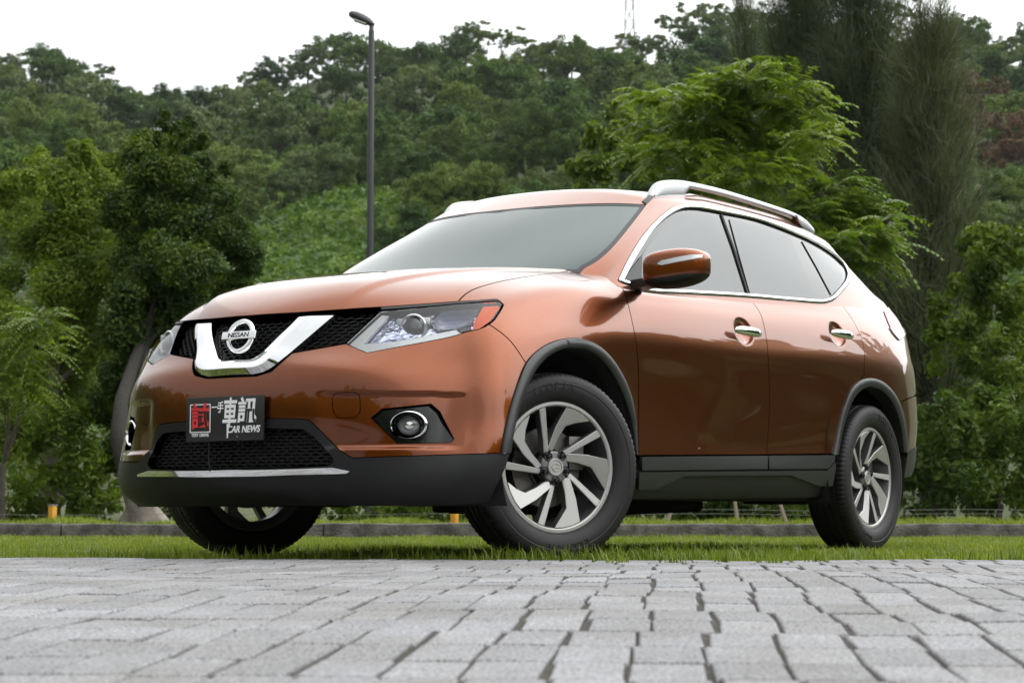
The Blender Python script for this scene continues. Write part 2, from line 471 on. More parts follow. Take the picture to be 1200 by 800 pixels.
def limbs(b, base, cl, r0, rg, lean=(0, 0), fork=.35, m=0, n=None):
    """trunk and limbs reaching into the clumps"""
    cl = np.array(cl, float); top = cl[:, 2].max(); base = np.array(base, float)
    f_ = base+np.array([lean[0], lean[1], (top-base[2])*fork])
    mid = (base+f_)/2+np.r_[rg.normal(0, .04, 2)*(top-base[2])*.3, 0]
    b.tube([base-[0, 0, .15], base+[0, 0, .05], mid, f_], [r0*1.5, r0*1.15, r0*.9, r0*.75], 10, m)
    idx = np.arange(len(cl)) if n is None else rg.permutation(len(cl))[:n]
    for k in idx:
        c = cl[k, :3]; c = f_+(c-f_)*.5
        q = f_*(.5)+c*.5+np.r_[rg.normal(0, .1, 3)]*np.linalg.norm(c-f_)*.5
        b.tube([f_, q, c], [r0*.5, r0*.3, r0*.1], 6, m)
def leafobj(name, V, F, m, parent=None):
    return link(name, fastmesh(name, V, F), parent, [m])
def plant(name, label, cat, cl, n, size, m, bark, r0, seed, base=None, group=None, up=.5, aspect=.5, lean=(0, 0), fork=.35, shell=.55):
    rg = np.random.default_rng(seed)
    cl = np.array(cl, float)
    if base is None: base = np.r_[cl[:, :2].mean(0), 0.05]
    t = empty(name, tuple(base)); tag(t, label, cat, group)
    loc = cl.copy(); loc[:, :3] -= base
    V, F = clumps(loc, n, size, rg, up, aspect, .35, 9)
    leafobj('crown' if cat == 'tree' else 'foliage', V, F, m, t)
    b = MB(); limbs(b, (0, 0, 0), loc, r0, rg, lean, fork, 0, 7); b.build('trunk' if cat == 'tree' else 'stem', bark, t, 60)
    return t
def C(D, px, py, r, ry=None, rd=None):           # a clump seen round picture point (px, py) at depth D, radius r pixels
    p = wpx(D, px); k = D/FPX
    return (p[0], p[1], zpx(D, py), r*k, r*k if rd is None else rd, (ry or r)*k)
# the dense small-leaved tree on the left, its neighbours and the leaning pale trunk
def crown_px(D, spots, rg, jd=.6):
    return [C(D+rg.normal(0, jd), *s) for s in spots]
rg = np.random.default_rng(11)
bigA = [(60, 240, 62), (118, 215, 40), (20, 290, 60), (110, 300, 70), (40, 370, 70), (130, 390, 70), (60, 460, 60), (95, 180, 22), (118, 250, 50), (10, 225, 30), (35, 195, 22), (150, 330, 50)]
bigB = [(190, 210, 50), (185, 225, 48), (160, 255, 48), (205, 245, 44), (180, 165, 26), (215, 160, 24), (175, 260, 60), (235, 290, 58), (215, 360, 60), (170, 420, 60), (240, 205, 22), (262, 265, 36), (200, 320, 60), (285, 300, 26), (265, 325, 36), (150, 480, 50), (195, 145, 14), (180, 500, 40), (255, 240, 20)]
pa = np.r_[wpx(20.5, 60), .08]; pb = np.r_[wpx(17.3, 166), .08]
plant('broadleaf_tree', 'dense dark green small-leaved tree at the left edge of the picture', 'tree', crown_px(21.0, bigA, rg), 80000, .052, E_['ficus'], E_['bark'], .10, 21, pa, up=.7)
tb = plant('broadleaf_tree', 'dense dark green tree with a pale leaning trunk behind the front of the car', 'tree', crown_px(20.0, bigB, rg), 90000, .052, E_['ficus'], E_['barkdark'], .085, 22, pb, lean=tuple(-RH*.30+DH*1.6), up=.7, fork=.42)
b = MB(); b.tube([(RH[0]*q_, RH[1]*q_, z_) for q_, z_ in ((.06, -.1), (.02, .10), (-.08, .32), (-.20, .75), (-.25, 1.0))][:3]+[(RH[0]*-.13, RH[1]*-.13, .47)], [.19, .125, .088, .082], 12)
for q_ in (-.16, .24): b.tube([(RH[0]*q_, RH[1]*q_, -.05), (RH[0]*q_*.5, RH[1]*q_*.5, .10), (RH[0]*-.05, RH[1]*-.05, .30)], [.07, .06, .04], 8); b.build('root_flare', E_['barkpale'], tb, 60)
b = MB(); b.tube([(RH[0]*q_+DH[0]*d_, RH[1]*q_+DH[1]*d_, z_) for q_, d_, z_ in ((-.11, 0, .42), (-.20, 0, .75), (-.27, .5, 1.1), (-.30, 1.4, 1.6), (-.35, 2.2, 2.2))], [.083, .074, .062, .05, .03], 12); b.build('limb', E_['barkdark'], tb, 60)

def fronds(bases, dirs, rg, ln=.5, nl=11, leaf=.11, droop=.5, asp=.36):
    """feathery compound leaves: pairs of leaflets along a drooping stalk"""
    V = []; n = len(bases)
    for i in range(n):
        d = dirs[i]/np.linalg.norm(dirs[i]); L_ = ln*(.7+.6*rg.random())
        s = np.cross(d, [0, 0, 1.0]); s /= max(np.linalg.norm(s), 1e-6)
        for k in range(nl):
            u = (k+.6)/nl
            p = bases[i]+d*L_*u+np.array([0, 0, -droop*L_*u*u])
            sz = leaf*(1-.45*u)*(.8+.4*rg.random())
            for sg in (1, -1):
                q = s*sg*.8+d*.45+np.array([0, 0, -.38-.25*rg.random()])+rg.normal(0, .10, 3); q /= np.linalg.norm(q)
                w = np.cross(q, [0, 0, 1.0]); w /= max(np.linalg.norm(w), 1e-6)
                V += [p, p+q*sz*.45+w*sz*asp*.5, p+q*sz, p+q*sz*.45-w*sz*asp*.5]
    V = np.array(V); return V, np.arange(len(V)).reshape(-1, 4)
def feather_tree(name, label, spots, D, nfr, ln, leaf, m, bark, base, r0, seed, jd=.5, droop=.5, cat='tree', group=None):
    rg = np.random.default_rng(seed); cl = np.array(crown_px(D, spots, rg, jd)); base = np.array(base)
    loc = cl.copy(); loc[:, :3] -= base
    w = loc[:, 3]**2; k = rg.choice(len(loc), nfr, p=w/w.sum())
    d = rg.normal(size=(nfr, 3)); d /= np.linalg.norm(d, axis=1, keepdims=True); d[:, 2] = d[:, 2]*.75+.12
    B = loc[k, :3]+d*loc[k, 3:]*(.35+.5*rg.random(nfr))[:, None]
    dirs = d*[1, 1, .6]+rg.normal(0, .25, (nfr, 3))+[0, 0, .18]
    t = empty(name, tuple(base)); tag(t, label, cat, group)
    V, F = fronds(B, dirs, rg, ln, 10, leaf, droop); leafobj('crown' if cat == 'tree' else 'foliage', V, F, m, t)
    b = MB(); limbs(b, (0, 0, 0), loc, r0, rg, (0, 0), .3); b.build('trunk' if cat == 'tree' else 'stem', bark, t, 60)
    return t
spR = [(880, 95, 45, 16), (840, 105, 45, 18), (925, 100, 38, 16), (800, 115, 34, 14), (770, 112, 22, 9), (945, 130, 40, 18), (890, 130, 55, 22), (830, 140, 50, 22), (780, 150, 38, 20), (960, 160, 30, 14), (915, 165, 48, 22), (860, 175, 55, 24), (800, 180, 45, 22), (755, 185, 28, 18), (935, 192, 28, 16), (880, 205, 44, 20), (820, 215, 40, 18), (984, 142, 12, 7), (888, 68, 10, 6), (916, 66, 9, 6)]
feather_tree('feathery_tree', 'bright green feathery-leaved tree rising behind the car roof', spR, 19.5, 850, .31, .12, E_['bright'], E_['barkdark'], np.r_[wpx(19.5, 850), .08], .07, 31)
spR2 = [(985, 215, 20, 7), (1000, 245, 34, 12), (955, 255, 34, 13), (1030, 240, 24, 9), (1015, 280, 34, 13), (970, 285, 38, 14), (1040, 285, 18, 8), (930, 240, 22, 10), (1045, 258, 14, 6), (990, 305, 30, 10)]
feather_tree('feathery_shrub', 'bright green feathery branch cluster beside the tailgate', spR2, 18.2, 260, .33, .125, E_['bright'], E_['barkdark'], np.r_[wpx(18.2, 965), .08], .04, 32, .3, cat='shrub')
spR3 = [(712, 165, 26), (700, 210, 26), (735, 170, 30), (720, 130, 16), (680, 205, 18)]
plant('small_tree', 'small bright-leaved tree just left of the feathery tree', 'tree', crown_px(21.5, spR3, rg, .3), 2600, .085, E_['bright'], E_['barkdark'], .04, 33, np.r_[wpx(21.5, 715), .08])
spL = [(10, 385, 34), (45, 375, 24), (40, 410, 30), (5, 420, 34), (65, 392, 12), (20, 450, 26)]
feather_tree('feathery_shrub', 'feathery-leaved shrub at the far left edge', spL, 17.8, 260, .30, .085, E_['bright'], E_['bark'], np.r_[wpx(17.8, 5), .08], .03, 34, .3, cat='shrub')

# the dark wispy needle trees on the right
def needle_tree(label, D, px0, spread, top, n_br, n_nd, seed, lean=0):
    rg = np.random.default_rng(seed); base = np.r_[wpx(D, px0), .08]
    t = empty('casuarina_tree', tuple(base)); tag(t, label, 'tree')
    H = zpx(D, top)-.08; k = D/FPX; b = MB()
    R3 = np.r_[RH, 0]; D3 = np.r_[DH, 0]
    tr = [np.array([0, 0, -.1]), R3*lean*.3+[0, 0, H*.35], R3*lean*.7+[0, 0, H*.7], R3*lean+[0, 0, H*.98]]
    b.tube(tr, [.13, .10, .06, .012], 9)
    P = []; T = []
    for i in range(n_br):
        u = .10+.88*rg.random()**.85
        p0 = np.array([np.interp(u, [0, .35, .7, 1], [q[c] for q in tr]) for c in range(3)])
        az = rg.random()*2*math.pi
        h = (R3*math.cos(az)+D3*math.sin(az))*spread*k*(1.06-.88*u)*(.5+.65*rg.random())
        rise = H*(.10+.14*rg.random())*(1.15-.6*u)
        p2 = p0+h+[0, 0, rise]; p1 = p0+h*.6+[0, 0, rise*.38]
        b.tube([p0, p1, p2], [.022*(1.1-u), .014*(1.1-u), .004], 5)
        for j in range(n_nd):
            v = .15+.85*rg.random(); q = (1-v)**2*p0+2*v*(1-v)*p1+v*v*p2
            d = (p2-p1)/np.linalg.norm(p2-p1)+rg.normal(0, .50, 3)+[0, 0, .15]; P.append(q+rg.normal(0, .05, 3)); T.append(d/np.linalg.norm(d))
    P = np.array(P); T = np.array(T); n = len(P)
    L_ = (.18+.30*rg.random(n))[:, None]
    s = np.cross(T, rg.normal(size=(n, 3))); s /= np.linalg.norm(s, axis=1, keepdims=True); w = .0033
    bend = np.c_[np.zeros(n), np.zeros(n), -L_[:, 0]*.16]
    V = np.stack([P-s*w, P+s*w, P+T*L_+bend+s*w*.5, P+T*L_+bend-s*w*.5], 1).reshape(-1, 3)
    leafobj('crown', V, np.arange(4*n).reshape(n, 4), E_['needle'], t)
    b.build('trunk', E_['barkdark'], t, 60)
needle_tree('tall dark wispy needle tree with several spires, beside the feathery tree', 27, 940, 120, -45, 300, 95, 41, .1)
needle_tree('tallest dark wispy needle tree, running out of the top of the picture', 26, 1005, 130, -85, 320, 95, 44, .15)
needle_tree('dark wispy needle tree in front of the right slope, lower than its tall neighbours', 25, 1088, 115, 45, 310, 100, 42, .1)
needle_tree('slim brownish needle tree between the feathery tree and the ridge', 28, 878, 60, 5, 90, 70, 43, 0)

# shrubs and small trees behind the kerb
rg = np.random.default_rng(12)
def bush(label, D, spots, n, size, m, seed, cat='shrub', name='leafy_shrub', group=None, bark='bark'):
    cl = crown_px(D, spots, np.random.default_rng(seed), .35); p = np.array(cl)[:, :2].mean(0)
    return plant(name, label, cat, cl, n, size, E_[m], E_[bark], .03, seed, np.r_[p, .08], group, fork=.2)
bush('dark leafy tree at the right edge, above the hedge', 22, [(1150, 290, 34), (1180, 330, 40), (1165, 370, 40), (1195, 400, 40), (1140, 330, 26), (1120, 400, 36), (1150, 430, 44), (1190, 450, 44), (1195, 290, 26), (1110, 350, 24)], 7500, .085, 'ficus', 51, 'tree', 'small_tree')
bush('mid green leafy hedge shrub at the right edge of the grass', 19.5, [(1180, 500, 44), (1195, 550, 44), (1150, 540, 44), (1165, 480, 34), (1180, 585, 30), (1140, 580, 30)], 5200, .075, 'shrub', 52)
bush('mid green leafy hedge shrub right behind the rear wheel', 19.0, [(1090, 520, 44), (1110, 560, 44), (1075, 570, 36), (1120, 500, 34), (1095, 480, 30), (1060, 540, 34), (1100, 590, 24)], 5200, .075, 'shrub', 53)
bush('shady shrub behind the middle of the car', 19.5, [(780, 560, 44), (840, 570, 44), (900, 565, 44), (960, 575, 40), (820, 600, 26), (720, 575, 40), (880, 600, 26), (940, 600, 24)]+[(x_, 597, 15) for x_ in range(730, 1070, 24)], 9000, .075, 'ficus', 54)
bush('low shrub seen beneath the front bumper', 19.3, [(430, 560, 40), (490, 570, 40), (550, 565, 40), (470, 598, 18), (530, 600, 18), (400, 596, 20), (600, 580, 30)]+[(x_, 597, 15) for x_ in range(370, 620, 24)], 7500, .070, 'shrub', 55)
bush('low dark shrub between the left edge and the leaning trunk', 18.6, [(20, 530, 46), (65, 520, 46), (95, 540, 34), (40, 575, 34), (90, 588, 22), (122, 572, 24), (132, 594, 16), (118, 540, 28), (215, 585, 20), (10, 590, 24), (60, 490, 40)], 5200, .070, 'ficus', 56)
bush('yellowish green low shrub at the foot of the leaning trunk', 18.2, [(190, 590, 22), (215, 575, 26), (120, 592, 18), (240, 588, 22)], 1300, .060, 'shrub', 57)
bush('rounded green shrub low on the right slope', 30, [(1165, 275, 18), (1180, 285, 18), (1155, 290, 14)], 1200, .09, 'bright', 58)
bush('deep green shade shrub behind the left tree', 24, [(120, 450, 60), (60, 420, 60), (200, 460, 60), (260, 420, 50), (260, 480, 60), (180, 540, 60), (90, 550, 60), (280, 540, 60), (10, 500, 60)], 7000, .10, 'ficus', 59)
bush('dark shade shrub behind the needle trees', 29, [(1000, 420, 70), (1060, 360, 70), (1090, 450, 70), (1020, 500, 70), (1130, 500, 70), (1180, 420, 60), (1000, 320, 50), (940, 380, 60), (1180, 540, 50)], 7000, .11, 'ficus', 60)

# ------------------------------------------------------------------ setting: wooded hill
def hill_tree_mesh(kind, seed, fine=False):
    rg = np.random.default_rng(seed); H = 7.0
    cl = []
    if kind == 'airy':
        nb = 11
        for k in range(nb):
            a = rg.random()*6.283; r_ = 2.2*rg.random()**.6; z = 4.6+2.0*rg.random()-.35*r_
            cl.append((r_*math.cos(a), r_*math.sin(a), z, .85, .85, .42))
        n, sz = 1500, .30
    else:
        nb = 22
        for k in range(nb):
            a = rg.random()*6.283; r_ = 2.3*rg.random()**.55; z = 2.2+3.9*rg.random()*(1-.10*r_)
            q = (1.15 if kind == 'dense' else .95)*(.7+.5*rg.random())
            cl.append((r_*math.cos(a), r_*math.sin(a), z, q, q, q*.72))
        n, sz = (4800, .30) if not fine else (14000, .17)
    V, F = clumps(cl, n, sz, rg, .7, .62, .45, 5)
    b = MB(); limbs(b, (0, 0, -1.0), cl, .16, rg, (0, 0), .42, 0, 9)
    # one mesh: crown (material 0), trunk and limbs (material 1)
    tv = np.array(b.v); tf = b.f
    me = bpy.data.meshes.new('hill_tree')
    me.from_pydata(np.vstack([V, tv]).tolist(), [], [tuple(q) for q in F]+[tuple(i+len(V) for i in f) for f in tf])
    me.polygons.foreach_set('material_index', [0]*len(F)+[1]*len(tf))
    return me
def hill():
    rg = np.random.default_rng(77)
    kinds = {'d': ('dense', 'wood1', 'dark green round-headed tree in the wood on the hillside', 'dark trees on the hillside'),
             'o': ('dense', 'wood2', 'olive green round-headed tree in the wood on the hillside', 'olive trees on the hillside'),
             'g': ('loose', 'wood3', 'pale grey-green tree in the wood on the hillside', 'grey-green trees on the hillside'),
             'a': ('airy', 'wood2', 'thin-crowned tree standing against the sky on the ridge', 'open trees along the ridge'),
             'b': ('loose', 'wood4', 'brownish tree on the right of the hillside', 'brown trees on the hillside')}
    meshes = {}
    for k, (kd, mt, lb, gp) in kinds.items():
        for s in range(2):
            me = hill_tree_mesh(kd, 100+ord(k)+s*7); me.materials.append(E_[mt]); me.materials.append(E_['barkdark'] if kd != 'airy' else E_['bark'])
            meshes[k, s] = me
            if kd != 'airy':
                me = hill_tree_mesh(kd, 300+ord(k)+s*7, True); me.materials.append(E_[mt]); me.materials.append(E_['barkdark']); meshes[k, s+2] = me
    cnt = 0
    def put(k, D, px, sc, sz=None):
        nonlocal cnt
        lat = (px-600)/FPX*D; z = float(hill_z(D, lat)); p = W(D, lat)
        kd, mt, lb, gp = kinds[k]
        o = bpy.data.objects.new('hill_tree', meshes[k, int(rg.integers(2))+(2 if D < 140 and k != 'a' else 0)]); COL.objects.link(o)
        o.location = (p[0], p[1], z-.6*sc); o.rotation_euler = (0, 0, rg.random()*6.283); sc *= (.86 if D < 240 else 1.05); o.scale = (sc*(.9+.2*rg.random()), sc*(.9+.2*rg.random()), (sz or sc)*(.85+.3*rg.random()))
        tag(o, lb, 'tree', gp); cnt += 1
    # ridge
    px = -20
    while px < 1230:
        if not (100 < px < 185 and rg.random() < .35):
            put('a' if rg.random() < .35 else ('d' if rg.random() < .5 else 'g'), 250+rg.random()*12, px, .62+.35*rg.random())
        px += 14+rg.random()*12
    # slope, back to front
    for D, step, sc in ((232, 46, 1.0), (208, 48, 1.0), (186, 50, 1.0), (166, 54, 1.0), (148, 58, 1.0), (130, 64, 1.0), (113, 70, .95), (97, 78, .9), (82, 92, .85)):
        px = -40+rg.random()*30
        while px < 1240:
            d = D+rg.normal(0, 5)
            vine = (d < 120 and 235 < px < 460)
            if not vine:
                q = rg.random()
                k = 'd' if q < .46 else ('o' if q < .80 else 'g')
                if px > 1130 and 130 < d < 175 and q < .55: k = 'b'
                put(k, d, px, sc*(.72+.55*rg.random()))
            px += step*.80*(.75+.5*rg.random())
    # undergrowth and creepers over the open slope
    n = 130000; D = 34+(rg.random(n)**.8)*120; px = 180+rg.random(n)*420; lat = (px-600)/FPX*D; z = hill_z(D, lat)
    P = np.c_[CAM[0]+DH[0]*D+RH[0]*lat, CAM[1]+DH[1]*D+RH[1]*lat, z+rg.random(n)*(.3+.9*(np.sin(D*.35+lat*.5)*np.sin(lat*.8-D*.13))**2)]
    N = rg.normal(size=(n, 3))*.5+[0, 0, .9]; N /= np.linalg.norm(N, axis=1, keepdims=True)
    V, F = leaves(P, N, .05+.0013*D, .75, rg); o = leafobj('creepers', V, F, E_['vine']); tag(o, 'pale green creepers covering the open slope', 'undergrowth', kind='stuff')
    n = 50000; D = 30+(rg.random(n)**1.2)*180; px = -60+rg.random(n)*1320; lat = (px-600)/FPX*D; z = hill_z(D, lat)
    P = np.c_[CAM[0]+DH[0]*D+RH[0]*lat, CAM[1]+DH[1]*D+RH[1]*lat, z+rg.random(n)*1.1]
    N = rg.normal(size=(n, 3))*.5+[0, 0, .9]; N /= np.linalg.norm(N, axis=1, keepdims=True)
    V, F = leaves(P, N, .14+.003*D, .7, rg); o = leafobj('undergrowth', V, F, E_['wood1']); tag(o, 'dark green undergrowth between the hillside trees', 'undergrowth', kind='stuff')
    print('hill trees', cnt)
hill()
# woodland on the viewer's side of the square: it shows only as the dark reflection in the car's flanks
def near_wood():
    rg = np.random.default_rng(9); n = 34000
    a = rg.random(n)*2*math.pi; lo = math.radians(38)
    th = YAW+lo+(2*math.pi-2*lo)*(a/(2*math.pi))
    rad = 27+rg.normal(0, 2.2, n)
    cx, cy = W(4, 0)
    hgt = 5.6+.45*np.sin(th*9)+.4*np.sin(th*23+1)+.25*np.sin(th*51)
    z = hgt*rg.random(n)**.8
    P = np.c_[cx+np.cos(th)*rad, cy+np.sin(th)*rad, z]
    N = np.c_[-np.cos(th), -np.sin(th), np.full(n, .5)]+rg.normal(size=(n, 3))*.6; N /= np.linalg.norm(N, axis=1, keepdims=True)
    V, F = leaves(P, N, .55+.5*rg.random(n), .8, rg)
    o = leafobj('woodland', V, F, E_['wood1']); tag(o, 'dark wood closing the far side of the paved square', 'wood', kind='stuff')
near_wood()

# ------------------------------------------------------------------ grass
def grass():
    rg = np.random.default_rng(4)
    def blades(D, lat, z, h, w, lean=.5):
        n = len(D); P = np.c_[CAM[0]+DH[0]*D+RH[0]*lat, CAM[1]+DH[1]*D+RH[1]*lat, z]
        a = rg.random(n)*6.283; d = np.c_[np.cos(a), np.sin(a), np.zeros(n)]; s = np.c_[-np.sin(a), np.cos(a), np.zeros(n)]
        l = (lean*rg.random(n))[:, None]; h = h[:, None]; w = w[:, None]
        up = np.array([0, 0, 1.0])
        m = P+up*h*.55+d*h*l*.35; t = P+up*h*(1-.25*l)+d*h*l*1.0
        V = np.stack([P-s*w, P+s*w, m+s*w*.7, t, m-s*w*.7], 1).reshape(-1, 3); i = np.arange(n)*5
        F = np.vstack([np.c_[i, i+1, i+2, i+4], np.c_[i+4, i+2, i+3, i+3]])
        return V, i
    parts = []
    def mesh(name, V, i):
        F4 = np.c_[i, i+1, i+2, i+4]; F3 = np.c_[i+4, i+2, i+3]
        me = bpy.data.meshes.new(name)
        n = len(i); me.vertices.add(len(V)); me.vertices.foreach_set('co', V.astype(np.float32).ravel())
        me.loops.add(7*n); me.loops.foreach_set('vertex_index', np.r_[F4.ravel(), F3.ravel()].astype(np.int32))
        me.polygons.add(2*n); me.polygons.foreach_set('loop_start', np.r_[np.arange(n)*4, 4*n+np.arange(n)*3].astype(np.int32)); me.update(calc_edges=True); me.validate()
        return link(name, me, None, [E_['grass']])
    n = 95000
    D = 7.1+(15-7.1)*rg.random(n)**1.25; lat = (rg.random(n)-.5)*2*(D*.27+.9)
    k = D > edge_at(lat)+.015; D, lat = D[k], lat[k]; n = len(D)
    z = lumps(D, lat, .006, 1.3)
    # worn and lush patches; thin right under the car
    x = CAM[0]+DH[0]*D+RH[0]*lat; y = CAM[1]+DH[1]*D+RH[1]*lat
    lush = .75+.35*np.sin(D*3.1+lat*2.3)*np.sin(lat*4.1-D*1.7)
    h = (.018+.026*rg.random(n)**1.5)*lush
    tyre = np.zeros(n, bool)
    for wx, wy in ((.04, .78), (-2.705, .80), (.04, -.78), (-2.705, -.8)):
        tyre |= (np.hypot(x-wx, y-wy) < .13)
    keep = ~tyre
    V, i = blades(D[keep], lat[keep], z[keep], h[keep], .0016+.0016*rg.random(keep.sum()), .9)
    o = mesh('grass', V, i); tag(o, 'short bright green grass strip under the car', 'grass', kind='stuff')
    # long tufts beside the wheel and along the edge of the paving
    cs = [(7.35, .55), (7.4, .62), (7.5, .85), (7.45, .95), (7.6, .40), (7.3, .1), (7.35, -.35), (7.32, -.75), (7.6, .72), (7.9, 1.05), (7.35, -1.2), (7.5, 1.25), (8.2, 1.0), (7.4, .30), (7.45, -.05)]
    Dt, lt = [], []
    for c in cs:
        m_ = int(60+80*rg.random()); Dt.append(rg.normal(c[0], .06, m_)); lt.append(rg.normal(c[1], .09, m_))
    m_ = 900; l0 = (rg.random(m_)-.5)*4.6; Dt.append(edge_at(l0)+.02+np.abs(rg.normal(0, .05, m_))); lt.append(l0)
    Dt = np.concatenate(Dt); lt = np.concatenate(lt); n = len(Dt)
    Dt = np.maximum(Dt, edge_at(lt)+.004)
    # a few weeds in the joints of the last courses
    for c in [(6.95, .55), (6.98, .72), (6.93, .88), (7.0, 1.05), (6.9, .35)]:
        m_ = 26; Dt = np.r_[Dt, rg.normal(c[0]-.03, .012, m_)]; lt = np.r_[lt, rg.normal(c[1], .02, m_)]
    n = len(Dt)
    V, i = blades(Dt, lt, np.zeros(n), .03+.055*rg.random(n)**1.6, .0018+.002*rg.random(n), 1.1)
    o = mesh('grass_tufts', V, i); tag(o, 'longer grass tufts along the paving edge and round the front wheel', 'grass', kind='stuff')
    # growth behind the kerb
    n = 52000; D = 15.07+rg.random(n)**2.0*7; lat = (rg.random(n)-.5)*2*(D*.28+.5)
    z = hill_z(D, lat)
    V, i = blades(D, lat, z, (.03+.06*rg.random(n))*(.8+.55*np.sin(lat*5+D)*np.sin(lat*2.3)), .003+.003*rg.random(n), 1.0)
    o = mesh('verge_grass', V, i); tag(o, 'rough green verge growing behind the kerb', 'grass', kind='stuff')
grass()

# ------------------------------------------------------------------ car: materials
def mat_paint():
    m = mat('copper_paint', (.175, .0395, .0050), .31, .95, 1.0, 1.5, 0.0, .012)
    nt = m.node_tree; b = nt.nodes['Principled BSDF']
    b.inputs['Coat IOR'].default_value = 1.5
    g = nt.nodes.new('ShaderNodeTexCoord'); v = nt.nodes.new('ShaderNodeTexVoronoi'); v.inputs['Scale'].default_value = 900
    nt.links.new(g.outputs['Object'], v.inputs['Vector'])
    q = nt.nodes.new('ShaderNodeHueSaturation'); q.inputs['Color'].default_value = (.175, .0395, .0050, 1)
    r_ = nt.nodes.new('ShaderNodeMapRange'); r_.inputs['To Min'].default_value = .8; r_.inputs['To Max'].default_value = 1.2
    s_ = nt.nodes.new('ShaderNodeSeparateColor'); nt.links.new(v.outputs['Color'], s_.inputs[0])
    nt.links.new(s_.outputs[0], r_.inputs['Value']); nt.links.new(r_.outputs[0], q.inputs['Value'])
    nt.links.new(q.outputs[0], b.inputs['Base Color'])
    return m
M = {}
M['paint'] = mat_paint()
M['plastic'] = mat('black_plastic', (.0065, .0065, .007), .45, 0, 0, spec=.4, bump=(700, .12, .001), var=(3, (.010, .010, .010), .4, .7))
M['trim'] = mat('grey_cladding', (.014, .0148, .0155), .40, 0, 0, spec=.55, bump=(600, .1, .001))
M['gloss'] = mat('gloss_black', (.008, .008, .009), .12, 0, .3)
M['dark'] = mat('dark_inside', (.006, .006, .006), .8)
M['mesh'] = mat('grille_black', (.0055, .0055, .006), .5, spec=.35)
M['chrome'] = mat('chrome', (.86, .87, .88), .05, 1.0)
M['satin'] = mat('satin_silver', (.40, .41, .42), .28, 1.0)
M['glass'] = mat('tinted_glass', (.012, .018, .018), .015, 0, 0, 1.72, .5)
M['glass2'] = mat('windscreen_glass', (.022, .050, .047), .02, 0, 0, 1.45, .5)
M['seal'] = mat('rubber_seal', (.012, .012, .012), .55)
M['tyre'] = mat('tyre_rubber', (.008, .008, .0085), .55, spec=.4, bump=(60, .12, .002), var=(6, (.013, .0125, .012), .35, .75))
M['alloy'] = mat('machined_alloy', (.44, .43, .415), .44, .5, .15, coat_rough=.1)
M['alloydark'] = mat('painted_alloy', (.22, .22, .22), .38, .8)
M['disc'] = mat('brake_steel', (.16, .15, .14), .45, .9)
M['nut'] = mat('black_nut', (.02, .02, .02), .25, .5)
M['amber'] = mat('amber_lens', (.85, .13, .006), .2, 0, .15)
M['red'] = mat('red_lens', (.22, .010, .010), .10, 0, .35)
M['greylens'] = mat('grey_lens', (.30, .31, .32), .15, .2, .5)
M['clearlens'] = mat('white_lens', (.62, .63, .64), .12, .3, 1.0)
M['white'] = mat('white_print', (.82, .82, .82), .5)
M['redprint'] = mat('red_print', (.62, .03, .03), .5)
M['plate'] = mat('black_plate', (.018, .018, .018), .35)
M['liner'] = mat('wheel_liner', (.010, .010, .010), .8, bump=(120, .4, .004))
M['led'] = mat('led_strip', (.82, .82, .80), .22, .2, .6, bump=(120, .25, .002))
M['reflector'] = mat('blue_reflector', (.40, .46, .66), .16, .9, .5, var=(22, (.70, .66, .72), .4, .62), bump=(30, .25, .004))
M['lampbowl'] = mat('lamp_bowl', (.50, .52, .66), .14, 1.0, .5, bump=(22, .7, .012))
def mat_clear():
    m = bpy.data.materials.new('clear_lens'); m.use_nodes = True
    nt = m.node_tree; nt.nodes.remove(nt.nodes['Principled BSDF'])
    out = nt.nodes['Material Output']
    t = nt.nodes.new('ShaderNodeBsdfTransparent'); g = nt.nodes.new('ShaderNodeBsdfGlossy'); g.inputs['Roughness'].default_value = .01
    f = nt.nodes.new('ShaderNodeFresnel'); f.inputs['IOR'].default_value = 1.55
    a = nt.nodes.new('ShaderNodeMixShader')
    t.inputs['Color'].default_value = (.93, .95, .97, 1)
    nt.links.new(f.outputs[0], a.inputs[0]); nt.links.new(t.outputs[0], a.inputs[1]); nt.links.new(g.outputs[0], a.inputs[2])
    nt.links.new(a.outputs[0], out.inputs[0])
    return m
M['clear'] = mat_clear()

# ------------------------------------------------------------------ car: body surfaces (half, y >= 0; front axle at x = 0, ground at z = 0)
def nspl_mats(x):
    n=len(x); h=np.diff(x); A=np.eye(n); B=np.zeros((n,n))
    for i in range(1,n-1):
        A[i,i-1]=h[i-1]; A[i,i]=2*(h[i-1]+h[i]); A[i,i+1]=h[i]
        B[i,i-1]=6/h[i-1]; B[i,i]=-6/h[i-1]-6/h[i]; B[i,i+1]=6/h[i]
    return np.linalg.solve(A,B)
def nspl_w(x,M,q):
    """weights (len(q),n) such that value = W @ y"""
    q=np.asarray(q,float); n=len(x); i=np.clip(np.searchsorted(x,q,side='right')-1,0,n-2)
    h=x[i+1]-x[i]; a=(x[i+1]-q)/h; b=1-a
    W=np.zeros((len(q),n)); k=np.arange(len(q))
    W[k,i]+=a; W[k,i+1]+=b
    return W+((a**3-a)*h*h/6)[:,None]*M[i]+((b**3-b)*h*h/6)[:,None]*M[i+1]
